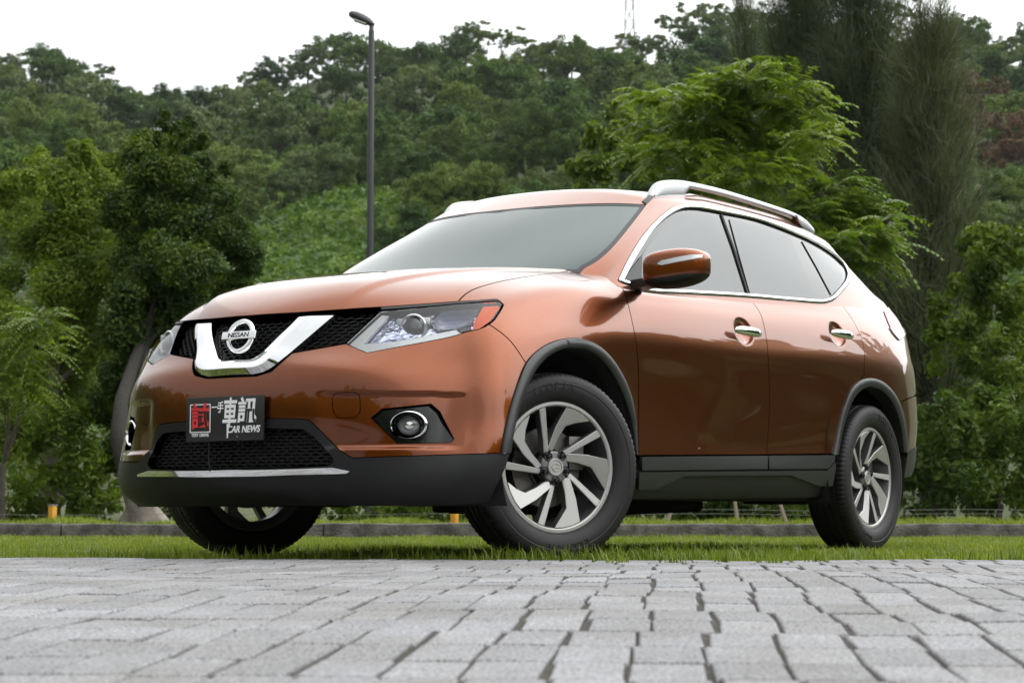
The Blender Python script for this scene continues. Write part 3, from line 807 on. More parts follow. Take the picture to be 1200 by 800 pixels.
class Patch:
    def __init__(s,rows):
        s.T=np.arange(0,14.01,.25); R=[]
        for row in rows:
            a=np.array(sorted(row),float); t=a[:,0]; P=a[:,1:]
            # mirror about t=0 (y -> -y) so the surface crosses the middle smoothly, and about t=14
            tm=np.concatenate([-t[1:3][::-1],t,28-t[-3:-1][::-1]])
            Pm=np.concatenate([P[1:3][::-1]*[1,-1,1],P,P[-3:-1][::-1]*[1,-1,1]])
            R.append(nspl_w(tm,nspl_mats(tm),s.T)@Pm)
        s.G=np.array(R); s.V=np.arange(len(rows)).astype(float)
        s.MT=nspl_mats(s.T); s.MV=nspl_mats(s.V); s.nv=len(rows)-1
    def __call__(s,t,v):
        Wt=nspl_w(s.T,s.MT,t); Wv=nspl_w(s.V,s.MV,v)
        return np.einsum('kr,kt,rtc->kc',Wv,Wt,s.G)
    def nrm(s,t,v,e=1e-3):
        t=np.asarray(t,float); v=np.asarray(v,float)
        a=s(np.minimum(t+e,14),v)-s(np.maximum(t-e,0),v); b=s(t,np.minimum(v+e,s.nv))-s(t,np.maximum(v-e,0))
        n=np.cross(a,b); return n/np.maximum(np.linalg.norm(n,axis=1,keepdims=True),1e-12)
XS={5:0,6:-.45,7:-1.0,8:-1.55,9:-2.2,10:-2.7,11:-3.1}
def side(**k):
    o=[(int(a[1:]),XS[int(a[1:])] ,*b) for a,b in k.items()]
    d={q[0]:q for q in o}
    if 7 not in d and 6 in d: o.append((7,XS[7],(d[6][2]+d[8][2])/2+.001,(d[6][3]+d[8][3])/2))
    return o
LOW=[
[(0,.84,0,.205),(1,.82,.36,.205),(2,.73,.62,.205),(3,.60,.78,.21),(4,.45,.87,.22)]+side(t5=(.86,.22),t6=(.85,.23),t8=(.845,.24),t9=(.85,.25),t10=(.86,.28),t11=(.86,.32))+[(12,-3.40,.74,.34),(13,-3.55,.45,.34),(14,-3.60,0,.34)],
[(0,.905,0,.255),(1,.88,.36,.255),(2,.785,.65,.255),(3,.645,.82,.26),(4,.465,.905,.27)]+side(t5=(.89,.27),t6=(.878,.272),t8=(.872,.285),t9=(.878,.30),t10=(.89,.33),t11=(.885,.36))+[(12,-3.43,.77,.38),(13,-3.59,.45,.38),(14,-3.64,0,.38)],
[(0,.93,0,.325),(1,.91,.36,.325),(2,.803,.65,.325),(3,.66,.83,.33),(4,.475,.922,.34)]+side(t5=(.91,.35),t6=(.895,.355),t8=(.89,.365),t9=(.895,.38),t10=(.905,.40),t11=(.90,.43))+[(12,-3.45,.785,.45),(13,-3.61,.45,.45),(14,-3.66,0,.45)],
[(0,.94,0,.42),(1,.92,.36,.42),(2,.800,.65,.42),(3,.64,.83,.425),(4,.475,.925,.43)]+side(t5=(.915,.44),t6=(.895,.45),t8=(.884,.46),t9=(.895,.48),t10=(.91,.50),t11=(.905,.52))+[(12,-3.46,.79,.54),(13,-3.62,.45,.54),(14,-3.67,0,.54)],
[(0,.95,0,.52),(1,.93,.36,.52),(2,.797,.652,.505),(3,.622,.825,.51),(4,.47,.918,.52)]+side(t5=(.918,.56),t6=(.893,.57),t8=(.888,.575),t9=(.895,.59),t10=(.915,.60),t11=(.907,.61))+[(12,-3.475,.795,.63),(13,-3.635,.45,.63),(14,-3.68,0,.63)],
[(0,.945,0,.62),(1,.925,.36,.62),(2,.796,.64,.61),(3,.615,.81,.62),(4,.465,.905,.64)]+side(t5=(.918,.70),t6=(.898,.71),t8=(.899,.72),t9=(.907,.73),t10=(.92,.735),t11=(.908,.74))+[(12,-3.48,.79,.76),(13,-3.64,.45,.76),(14,-3.68,0,.76)],
[(0,.925,0,.70),(1,.905,.34,.70),(2,.80,.60,.69),(3,.60,.78,.72),(4,.45,.88,.76)]+side(t5=(.915,.83),t6=(.91,.83),t8=(.911,.85),t9=(.918,.87),t10=(.922,.875),t11=(.905,.88))+[(12,-3.48,.78,.90),(13,-3.63,.45,.90),(14,-3.67,0,.90)],
[(0,.895,0,.775),(1,.845,.30,.775),(2,.752,.565,.775),(3,.58,.745,.82),(4,.42,.845,.855)]+side(t5=(.897,.90),t6=(.905,.91),t8=(.904,.925),t9=(.91,.945),t10=(.912,.955),t11=(.89,.965))+[(12,-3.46,.768,.98),(13,-3.61,.44,.98),(14,-3.65,0,.98)],
[(0,.832,0,.905),(1,.768,.30,.905),(2,.628,.56,.914),(3,.50,.70,.925),(4,.35,.80,.945)]+side(t5=(.86,.985),t6=(.885,.99),t8=(.886,1.01),t9=(.89,1.03),t10=(.887,1.05),t11=(.86,1.06))+[(12,-3.45,.755,1.08),(13,-3.59,.43,1.08),(14,-3.63,0,1.08)],
[(0,.62,0,1.026),(1,.59,.28,1.026),(2,.465,.50,1.027),(3,.335,.66,1.024),(4,.20,.755,1.020),(5,-.06,.82,1.043)]+side(t6=(.869,1.028),t8=(.868,1.058),t9=(.868,1.09),t10=(.86,1.11),t11=(.83,1.13))+[(12,-3.42,.735,1.16),(13,-3.56,.42,1.16),(14,-3.61,0,1.16)],
[(0,.2,0,1.112),(1,.18,.27,1.112),(2,.10,.48,1.110),(3,0,.62,1.104),(4,-.09,.70,1.094),(5,-.24,.775,1.086)]+side(t6=(.855,1.052),t8=(.854,1.084),t9=(.85,1.12),t10=(.838,1.15),t11=(.80,1.175))+[(12,-3.375,.71,1.22),(13,-3.53,.41,1.22),(14,-3.58,0,1.22)],
[(0,-.20,0,1.145),(1,-.215,.27,1.145),(2,-.26,.48,1.14),(3,-.33,.62,1.138),(4,-.40,.70,1.130),(5,-.43,.765,1.113),(6,-.465,.837,1.070)]+side(t7=(.842,1.084),t8=(.840,1.106),t9=(.834,1.150),t10=(.814,1.185),t11=(.77,1.22))+[(12,-3.335,.675,1.28),(13,-3.5,.40,1.28),(14,-3.56,0,1.28)],
]
UP=[LOW[-1],
[(0,-.40,0,1.265),(1,-.415,.26,1.263),(2,-.46,.48,1.256),(3,-.52,.62,1.25),(4,-.57,.693,1.245),(5,-.62,.738,1.243),(6,-.72,.775,1.24),(7,-1.1,.79,1.25),(8,-1.56,.79,1.26),(9,-2.2,.785,1.29),(10,-2.68,.765,1.31),(11,-3.03,.72,1.33),(12,-3.25,.59,1.37),(13,-3.42,.35,1.38),(14,-3.48,0,1.38)],
[(0,-.67,0,1.428),(1,-.685,.25,1.425),(2,-.745,.455,1.414),(3,-.80,.58,1.402),(4,-.845,.643,1.395),(5,-.90,.682,1.394),(6,-.99,.708,1.397),(7,-1.25,.73,1.42),(8,-1.58,.735,1.42),(9,-2.2,.725,1.43),(10,-2.62,.70,1.44),(11,-2.9,.65,1.46),(12,-3.1,.54,1.48),(13,-3.27,.32,1.49),(14,-3.33,0,1.49)],
[(0,-.94,0,1.572),(1,-.955,.25,1.566),(2,-.995,.44,1.545),(3,-1.03,.545,1.520),(4,-1.055,.597,1.503),(5,-1.13,.628,1.508),(6,-1.25,.645,1.527),(7,-1.4,.655,1.545),(8,-1.6,.665,1.55),(9,-2.2,.66,1.55),(10,-2.55,.64,1.545),(11,-2.8,.60,1.55),(12,-2.98,.52,1.56),(13,-3.15,.3,1.57),(14,-3.2,0,1.575)],
[(0,-1.05,0,1.608),(1,-1.065,.24,1.603),(2,-1.10,.42,1.585),(3,-1.13,.52,1.566),(4,-1.16,.562,1.557),(5,-1.23,.588,1.560),(6,-1.33,.60,1.570),(7,-1.47,.60,1.583),(8,-1.65,.605,1.59),(9,-2.2,.60,1.595),(10,-2.5,.58,1.595),(11,-2.7,.54,1.6),(12,-2.85,.46,1.61),(13,-3.0,.28,1.62),(14,-3.05,0,1.62)],
[(0,-1.3,0,1.645),(1,-1.31,.2,1.64),(2,-1.34,.34,1.625),(3,-1.38,.42,1.615),(5,-1.45,.46,1.618),(6,-1.5,.475,1.622),(7,-1.56,.485,1.628),(8,-1.7,.49,1.635),(9,-2.2,.48,1.645),(10,-2.42,.46,1.645),(11,-2.58,.42,1.645),(12,-2.7,.35,1.65),(13,-2.8,.2,1.655),(14,-2.85,0,1.66)],
[(0,-1.6,0,1.672),(4,-1.7,0,1.675),(8,-1.95,0,1.68),(11,-2.3,0,1.68),(14,-2.5,0,1.68)],
]

def smooth01(a, b, x):
    q = np.clip((x-a)/(b-a), 0, 1); return q*q*(3-2*q)
HANDLES = [(-1.345, .963), (-2.31, 1.022)]
class Body(Patch):
    def __call__(s, t, v):
        P = Patch.__call__(s, t, v)
        for hx, hz in HANDLES:                # finger dishes behind the door handles
            d2 = ((P[:, 0]-hx+.012)/.095)**2+((P[:, 2]-hz)/.066)**2
            P[:, 1] -= .032*np.where(d2 < 1, (1-d2)**2, 0)
        m_ = smooth01(.38, .46, P[:, 1])*(1-smooth01(.76, .83, P[:, 1]))*(1-smooth01(.585, .607, P[:, 2]))*smooth01(.398, .416, P[:, 2])*(P[:, 0] > .4)
        P[:, 0] -= .017*m_                        # pocket round the fog lamp
        yc = .35+(.75-P[:, 0])*.26                # creased power dome of the bonnet
        P[:, 2] += .011*(1-smooth01(yc-.018, yc+.022, P[:, 1]))*smooth01(.80, .60, P[:, 0])*smooth01(7.8, 8.4, np.asarray(v, float))*(P[:, 0] > -.6)
        return P
L = Body(LOW); U = Patch(UP)
class Tracer:
    def __init__(s, P, nt=281, nv=89):
        s.P = P; s.nt, s.nv = nt, nv
        s.tv = np.stack(np.meshgrid(np.linspace(0, 14, nt), np.linspace(0, P.nv, nv)), -1).reshape(-1, 2)
        s.X = P(s.tv[:, 0], s.tv[:, 1])
        F = [(j*nt+i, j*nt+i+1, (j+1)*nt+i+1, (j+1)*nt+i) for j in range(nv-1) for i in range(nt-1)]
        s.F = F
        s.bvh = BVHTree.FromPolygons([tuple(p) for p in s.X], F)
        N = P.nrm(s.tv[:, 0], s.tv[:, 1])
        s.face = ((CAM-s.X)*N).sum(1) > 0
        s.px = pix(s.X)
    def rays(s, O, D, guess=None):
        O = np.asarray(O, float); D = np.asarray(D, float); out = []
        for o, d, in zip(O, D):
            h = s.bvh.ray_cast(Vector(o), Vector(d/np.linalg.norm(d)))
            if h[0] is not None:
                q = s.F[h[2]]; c = np.array(h[0]); k = min(q, key=lambda i: ((s.X[i]-c)**2).sum())
            else:
                w = s.X-o; dn = d/np.linalg.norm(d); e = np.linalg.norm(w-np.outer(w@dn, dn), axis=1)
                e = np.where(s.face, e, 1e9); k = int(np.argmin(e))
            out.append(s.tv[k])
        tv = np.array(out, float)
        Dn = D/np.linalg.norm(D, axis=1, keepdims=True)
        for it in range(8):                   # Gauss-Newton on the distance to the ray
            P0 = s.P(tv[:, 0], tv[:, 1]); h = 1e-3
            Jt = (s.P(np.clip(tv[:, 0]+h, 0, 14), tv[:, 1])-s.P(np.clip(tv[:, 0]-h, 0, 14), tv[:, 1]))/(2*h)
            Jv = (s.P(tv[:, 0], np.clip(tv[:, 1]+h, 0, s.P.nv))-s.P(tv[:, 0], np.clip(tv[:, 1]-h, 0, s.P.nv)))/(2*h)
            pr = lambda A: A-Dn*(A*Dn).sum(1, keepdims=True)
            r_, Jt, Jv = pr(P0-O), pr(Jt), pr(Jv)
            a = (Jt*Jt).sum(1)+1e-7; b = (Jt*Jv).sum(1); c = (Jv*Jv).sum(1)+1e-7
            g0 = -(Jt*r_).sum(1); g1 = -(Jv*r_).sum(1); det = a*c-b*b+1e-12
            st = np.stack([(c*g0-b*g1)/det, (a*g1-b*g0)/det], 1)
            st = np.clip(st, -.12, .12)
            tv = tv+st
            tv[:, 0] = np.clip(tv[:, 0], 0, 14); tv[:, 1] = np.clip(tv[:, 1], 0, s.P.nv)
        return tv
    def px2tv(s, pts):
        pts = np.asarray(pts, float)
        return s.rays(np.repeat(CAM[None], len(pts), 0), np.array([raydir(*p) for p in pts]))
TL, TU = Tracer(L), Tracer(U)
def catmull(P, step=5.0):
    P = np.asarray(P, float)
    if len(P) < 3: return densify(P, step)
    Q = np.vstack([2*P[0]-P[1], P, 2*P[-1]-P[-2]]); out = []
    for i in range(1, len(Q)-2):
        n = max(1, int(np.linalg.norm(Q[i+1]-Q[i])/step))
        for k in range(n):
            u = k/n
            out.append(.5*(2*Q[i]+(Q[i+1]-Q[i-1])*u+(2*Q[i-1]-5*Q[i]+4*Q[i+1]-Q[i+2])*u*u+(3*Q[i]-Q[i-1]-3*Q[i+1]+Q[i+2])*u**3))
    return np.array(out+[P[-1]])
def densify(P, step):
    P = np.asarray(P, float); out = []
    for a, b in zip(P[:-1], P[1:]):
        n = max(1, int(np.linalg.norm(b-a)/step)); out += [a+(b-a)*k/n for k in range(n)]
    return np.array(out+[P[-1]])
def outline(T, *segs):
    """segments in order: ('s', px..) smooth curve, ('l', px..) straight runs, ('tv', ..) surface parameters, ('mid', px, py) on the centre line"""
    out = []
    for q in segs:
        if q[0] == 's': a = T.px2tv(catmull(q[1]))
        elif q[0] == 'l': a = T.px2tv(densify(q[1], 6))
        elif q[0] == 'tv': a = densify(np.array(q[1], float)*[1, 1], .12)
        elif q[0] == 'mid': a = T.px2tv([q[1:3]]); a[:, 0] = 0
        out.append(a)
    A = np.vstack(out)
    keep = [0]
    for i in range(1, len(A)):
        if np.abs(A[i]-A[keep[-1]]).max() > 2e-3: keep.append(i)
    A = A[keep]
    if np.abs(A[0]-A[-1]).max() < 2e-3: A = A[:-1]
    return A
SCL = np.array([.45, .09])
def area(A):
    B = A*SCL; x, y = B[:, 0], B[:, 1]
    return .5*(x*np.roll(y, -1)-y*np.roll(x, -1)).sum()
def inpoly(A, Q):
    x, y = Q[:, 0], Q[:, 1]; r_ = np.zeros(len(Q), bool); n = len(A); j = n-1
    for i in range(n):
        xi, yi = A[i]; xj, yj = A[j]
        c = ((yi > y) != (yj > y)) & (x < (xj-xi)*(y-yi)/((yj-yi) if yj != yi else 1e-12)+xi)
        r_ ^= c; j = i
    return r_
def jac(P, A, h=1e-3):
    t, v = A[:, 0], A[:, 1]
    Jt = (P(np.clip(t+h, 0, 14), v)-P(np.clip(t-h, 0, 14), v))/(np.clip(t+h, 0, 14)-np.clip(t-h, 0, 14))[:, None]
    Jv = (P(t, np.clip(v+h, 0, P.nv))-P(t, np.clip(v-h, 0, P.nv)))/(np.clip(v+h, 0, P.nv)-np.clip(v-h, 0, P.nv))[:, None]
    return Jt, Jv
def inset(P, A, d):
    """move a parameter-space outline inwards by d metres (its points on the centre line only slide along it)"""
    if area(A) < 0: A = A[::-1]
    if d == 0: return A
    Jt, Jv = jac(P, A); X = P(A[:, 0], A[:, 1])
    def unit(q): return q/np.maximum(np.linalg.norm(q, axis=1, keepdims=True), 1e-9)
    mid0 = A[:, 0] < 1e-4
    nx, pv = np.roll(X, -1, 0), np.roll(X, 1, 0)
    t1, t0 = unit(nx-X), unit(X-pv)
    N = unit(np.cross(Jt, Jv))
    b1, b0 = np.cross(N, t1), np.cross(N, t0)
    seam = A[:, 1] >= P.nv-1e-3 if P is L else A[:, 1] <= 1e-3       # the belt line, shared by both surfaces
    e1 = (mid0 & np.roll(mid0, -1)) | (seam & np.roll(seam, -1)); e0 = (mid0 & np.roll(mid0, 1)) | (seam & np.roll(seam, 1))     # edges on the centre line or the belt do not push
    b1[e1] = 0; b0[e0] = 0
    b = unit(b0+b1+1e-12); c = np.clip((b*np.where(np.linalg.norm(b1, axis=1, keepdims=True) > .5, b1, b0)).sum(1), .5, 1)
    mv = b*(d/c)[:, None]
    a11 = (Jt*Jt).sum(1)+1e-9; a12 = (Jt*Jv).sum(1); a22 = (Jv*Jv).sum(1)+1e-9; det = a11*a22-a12**2+1e-14
    g0, g1 = (Jt*mv).sum(1), (Jv*mv).sum(1)
    st = np.stack([(a22*g0-a12*g1)/det, (a11*g1-a12*g0)/det], 1)
    B = A+np.clip(st, -.3, .3)
    B[mid0, 0] = 0
    B[:, 0] = np.clip(B[:, 0], 0, 14); B[:, 1] = np.clip(B[:, 1], 0, P.nv)
    return B
def panel(name, P, out, mats, parent, holes=(), off=0, gap=.0026, lip=.012, dt=.05, dv=.14, mode='both', extra=None, hole_gap=None, off_fn=None):
    """a skin panel filling the outline; mode 'both' gives a left and a right object, 'one' joins both halves across the middle, 'near' only the left"""
    A = inset(P, out, gap)
    H = [inset(P, h, -(gap if hole_gap is None else hole_gap)) for h in holes]
    lo, hi = A.min(0), A.max(0)
    gt = np.arange(math.floor(lo[0]/dt)*dt, hi[0]+dt, dt); gv = np.arange(math.floor(lo[1]/dv)*dv, hi[1]+dv, dv)
    G = np.stack(np.meshgrid(gt, gv), -1).reshape(-1, 2)
    if extra is not None: G = np.vstack([G, extra])
    G = G[inpoly(A, G)]
    for h in H: G = G[~inpoly(h, G)]
    bd = np.vstack([A]+H)*SCL
    if len(G):
        k = np.full(len(G), 9.0)
        for i in range(0, len(bd), 200):
            k = np.minimum(k, np.sqrt(((G[:, None]*SCL-bd[None, i:i+200])**2).sum(2)).min(1))
        G = G[k > .35*dt*.45]
    loops = [A]+H; pts = np.vstack(loops+[G]); edges = []; b = 0
    for l in loops:
        n = len(l); edges += [(b+i, b+(i+1) % n) for i in range(n)]; b += n
    vv, ee, ff, ov, oe, of = geometry.delaunay_2d_cdt([Vector(p*SCL) for p in pts], edges, [], 0, 1e-7)
    TVv = np.array([q[:] for q in vv])/SCL
    tri = np.array([f for f in ff if len(f) == 3])
    cen = TVv[tri].mean(1)
    ok = inpoly(A, cen)
    for h in H: ok &= ~inpoly(h, cen)
    tri = tri[ok]
    ar = np.cross(TVv[tri[:, 1]]-TVv[tri[:, 0]], TVv[tri[:, 2]]-TVv[tri[:, 0]])
    tri = tri[np.abs(ar) > 1e-9]; ar = ar[np.abs(ar) > 1e-9]
    tri[ar < 0] = tri[ar < 0][:, ::-1]
    TVv[:, 0] = np.clip(TVv[:, 0], 0, 14); TVv[:, 1] = np.clip(TVv[:, 1], 0, P.nv)
    N = P.nrm(TVv[:, 0], TVv[:, 1]); X = P(TVv[:, 0], TVv[:, 1])
    mid = TVv[:, 0] < 1e-4
    N[mid, 1] = 0; N /= np.maximum(np.linalg.norm(N, axis=1, keepdims=True), 1e-9)
    o = off if off_fn is None else off_fn(X)[:, None]
    X = X+N*o
    X[mid, 1] = 0
    # rolled edge
    from collections import Counter
    cnt = Counter()
    for a, b_, c in tri:
        for e in ((a, b_), (b_, c), (c, a)): cnt[(min(e), max(e))] += 1
    be = [(a, b_) if cnt[(min(a, b_), max(a, b_))] == 1 else None for t_ in tri for a, b_ in ((t_[0], t_[1]), (t_[1], t_[2]), (t_[2], t_[0]))]
    sm_ = (TVv[:, 1] >= P.nv-1e-3) if P is L else ((TVv[:, 1] <= 1e-3) | (TVv[:, 1] >= P.nv-1e-3))
    be = [e for e in be if e and not (mid[e[0]] and mid[e[1]]) and not (sm_[e[0]] and sm_[e[1]])]
    V, NN, F = [X], [N], [tuple(t_) for t_ in tri]
    if lip:
        base = len(X); idx = {}; LV = []; LN = []
        for a, b_ in be:
            T_ = X[b_]-X[a]; T_ = T_/max(np.linalg.norm(T_), 1e-9)
            for q in (a, b_):
                n_ = np.cross(T_, N[q])
                if q not in idx: idx[q] = len(LV)//2; LV += [X[q], X[q]-N[q]*lip]; LN += [n_.copy(), n_.copy()]
                else:
                    LN[2*idx[q]] += n_; LN[2*idx[q]+1] += n_
            ia, ib = base+2*idx[a], base+2*idx[b_]
            F.append((ib, ia, ia+1, ib+1))
        if LV:
            LN = np.array(LN); LN /= np.maximum(np.linalg.norm(LN, axis=1, keepdims=True), 1e-9)
            V.append(np.array(LV)); NN.append(LN)
    V = np.vstack(V); NN = np.vstack(NN)
    def make(V, NN, F):
        me = bpy.data.meshes.new(name); me.from_pydata(V.tolist(), [], F)
        me.polygons.foreach_set('use_smooth', [True]*len(me.polygons))
        me.normals_split_custom_set_from_vertices(NN.tolist())
        return me
    mats = mats if isinstance(mats, (list, tuple)) else [mats]
    S = np.array([1, -1, 1.0]); Fm = [f[::-1] for f in F]
    if mode == 'one':
        n = len(V)
        me = make(np.vstack([V, V*S]), np.vstack([NN, NN*S]), F+[tuple(i+n for i in f) for f in Fm])
        return link(name, me, parent, mats)
    res = []
    for sg in ((1,) if mode == 'near' else (1, -1)):
        par = parent[0 if sg == 1 else 1] if isinstance(parent, (list, tuple)) else parent
        res.append(link(name, make(V, NN, F) if sg == 1 else make(V*S, NN*S, Fm), par, mats))
    return res
def strip(name, P, Aout, Ain, mats, parent, h=.006, mode='both', base=-.004):
    """a raised band between two equally long parameter curves"""
    def cv(A, o):
        return P(A[:, 0], A[:, 1])+P.nrm(A[:, 0], A[:, 1])*o
    rows = [cv(Aout, base), cv(Aout, h*.55), cv(Aout*.85+Ain*.15, h), cv(Aout*.15+Ain*.85, h), cv(Ain, h*.55), cv(Ain, base)]
    n = len(Aout); res = []
    for sg in ((1, -1) if mode == 'both' else (1,)):
        b = MB(); b.loft([r_*[1, sg, 1] for r_ in rows], 0, False, False)
        par = parent[0 if sg == 1 else 1] if isinstance(parent, (list, tuple)) else parent
        res.append(b.build(name, mats, par, 50))
    return res
def resample(A, n, sc=SCL):
    d = np.r_[0, np.cumsum(np.linalg.norm(np.diff(A*sc, axis=0), axis=1))]
    q = np.linspace(0, d[-1], n)
    return np.stack([np.interp(q, d, A[:, k]) for k in range(A.shape[1])], 1)

# ------------------------------------------------------------------ car: panels
car = tag(empty('parked_suv'), 'copper orange crossover suv with silver roof rails standing on the grass edge', 'car')
def vz(t, z):                                   # v on patch L where column t reaches height z
    v = np.linspace(0, 11, 441); Z = L(np.full(441, t), v)[:, 2]
    return float(np.interp(z, Z, v))
def at(tv, P=None): P = P or L; return P(np.array([tv[0]], float), np.array([tv[1]], float))[0]
archF_o = [(587.3, 530.6), (589.9, 512.5), (596.3, 482.8), (606.9, 448.8), (616.4, 425.4), (630.3, 410.5), (647.3, 400.9), (666.4, 396.7), (683.4, 397.8), (700.4, 405.2), (715.3, 419), (728, 438.1), (736.5, 457.3), (741.8, 478.5), (744.4, 504), (745.7, 533.8)]
archF_i = [(597.3, 530.6), (601.6, 504), (608, 476.4), (617.5, 450.9), (628.1, 431.8), (640.9, 418), (657.9, 409.4), (672.8, 408), (687.6, 410.5), (702.5, 420), (713.2, 432.8), (723.8, 450.9), (733.3, 474.3), (739.7, 499.8), (742.9, 531.7)]
archR_o = [(975.7, 532.5), (981, 505), (988, 477.5), (996, 457), (1006, 446.7), (1018.4, 442.9), (1030.8, 445.9), (1043, 455.5), (1052.8, 470.6), (1058.8, 491), (1062.4, 516), (1063, 530)]
archR_i = [(981, 532.5), (985, 507.8), (992, 483), (1000.5, 465), (1010, 455.5), (1019.8, 452.8), (1029.4, 455.5), (1040.4, 465), (1048.6, 480), (1055, 502), (1058, 530)]
AFo, AFi, ARo, ARi = [TL.px2tv(catmull(a)) for a in (archF_o, archF_i, archR_o, archR_i)]
def cut(A, px):                                 # index on a traced curve nearest a picture point
    return int(np.argmin(((pix(L(A[:, 0], A[:, 1]))-px)**2).sum(1)))
iF = cut(AFo, (616.4, 425.4)); iR = cut(ARo, (1007, 446.2)); iB = cut(ARo, (1053.5, 471.5))
tvl = lambda A: ('tv', A)

# bonnet
edge_hood = [(295, 369.6), (352, 366), (420, 361.2), (447, 359.6), (490, 356.6), (537, 353.2)]
line_hood = [(537, 353.2), (545, 345), (560, 337), (590, 329), (625, 323), (655, 319.5), (668, 317)]
mh = ('mid', 292.4, 369.8)
tvh = TL.px2tv(catmull(line_hood))
tend = tvh[-1]
hood = outline(L, ) if False else None
hood = np.vstack([outline(TL, mh, ('s', edge_hood[1:])), outline(TL, ('s', line_hood))[1:], [[tend[0]-.02, 11.0]], densify(np.array([[tend[0]-.02, 11.0], [0, 11.0]]), .12)[1:]])
panel('bonnet', L, hood, M['paint'], car, mode='one', lip=.014, dt=.03, dv=.08)

# lamp, grille, bumper outlines
lamp = outline(TL, ('l', [(405, 402.5), (446, 364.5)]), ('s', [(446, 364.5), (490, 360.6), (540, 355.8), (585, 352.9)]), ('s', [(585, 352.9), (589, 356.8), (578, 374), (562.5, 385)]), ('s', [(562.5, 385), (545, 389), (520, 396), (430, 413)]), ('l', [(430, 413), (405, 402.5)]))
gr_low = [(318, 435), (342, 413.5), (405, 402.5)]
fend_line = [(573, 380), (585, 388), (600, 401.5), (616.4, 425.4)]
bump_low = [(589, 531), (500, 533.6), (412.7, 536.5)]
frame_o = [(412.7, 536.5), (397, 527), (378, 507), (362, 492), (345, 490.5), (318, 490.5)]
gmid = ('mid', 283, 441); fmid = ('mid', 272, 491.5)
bumper = np.vstack([outline(TL, gmid, ('l', [(300, 440.5), (318, 435), (342, 413.5), (405, 402.5), (430, 413)]), ('s', [(430, 413), (520, 396), (545, 389), (562.5, 385), (573, 380)]), ('s', fend_line)),
                    AFo[:iF+1][::-1][1:], outline(TL, ('l', bump_low), ('l', frame_o), fmid)])
fog = outline(TL, ('l', [(435.5, 489.5), (448, 479.5), (505, 473.5), (515, 482), (531.5, 514), (527.5, 518), (466, 519), (435.5, 489.5)]))
fogh = TL.px2tv([(478+15*math.cos(a), 498+12.5*math.sin(a)) for a in np.linspace(0, 2*math.pi, 40, endpoint=False)])
tow = outline(TL, ('s', [(390, 478), (390.5, 464), (395, 460.5), (416, 460), (421, 464), (421.5, 483), (417, 488), (396, 489), (390, 478)]))
panel('front_bumper', L, bumper, M['paint'], car, holes=[fog, tow], mode='one', dt=.03, dv=.06)
panel('tow_cover', L, tow, M['paint'], car, mode='both', gap=.0004, dt=.04)

# black lower front: frame of the intake, apron
intake = [('l', [(312, 549), (385, 545.5), (391, 541), (389, 535)]), ('l', [(389, 535), (366, 510)]), ('l', [(366, 510), (355, 502.8), (312, 501.6)])]
apron = np.vstack([outline(TL, fmid, ('l', frame_o[::-1]), ('l', bump_low[::-1]), ('l', [(597, 531), (593, 545), (588, 557), (581, 570)])),
                   [[TL.px2tv([(577, 578)])[0, 0], 0.0]], densify(np.array([[TL.px2tv([(577, 578)])[0, 0], 0], [0, 0]]), .12)[1:],
                   outline(TL, ('mid', 271, 549.5), *intake, ('mid', 272, 502.5))])
ap = panel('lower_bumper', L, apron, M['plastic'], car, mode='one', gap=.001, dt=.05, dv=.12, off=.001)
tag(ap, 'black plastic lower front bumper with intake frame')
it_in = np.vstack([outline(TL, ('mid', 271, 549.5), *intake, ('mid', 272, 502.5))])
# chrome bar under the intake
cb = outline(TL, ('mid', 271, 550.2), ('l', [(300, 550.2), (345, 549.2), (390, 547.6), (411.5, 551.6), (408, 553.8), (345, 554.8), (300, 556.6)]), ('mid', 271, 557))
panel('chrome_strip', L, cb, M['chrome'], car, mode='one', off=.012, lip=.014, gap=0, dt=.08, off_fn=lambda X: .004+np.clip(.338-X[:, 2], 0, .03)*.9)

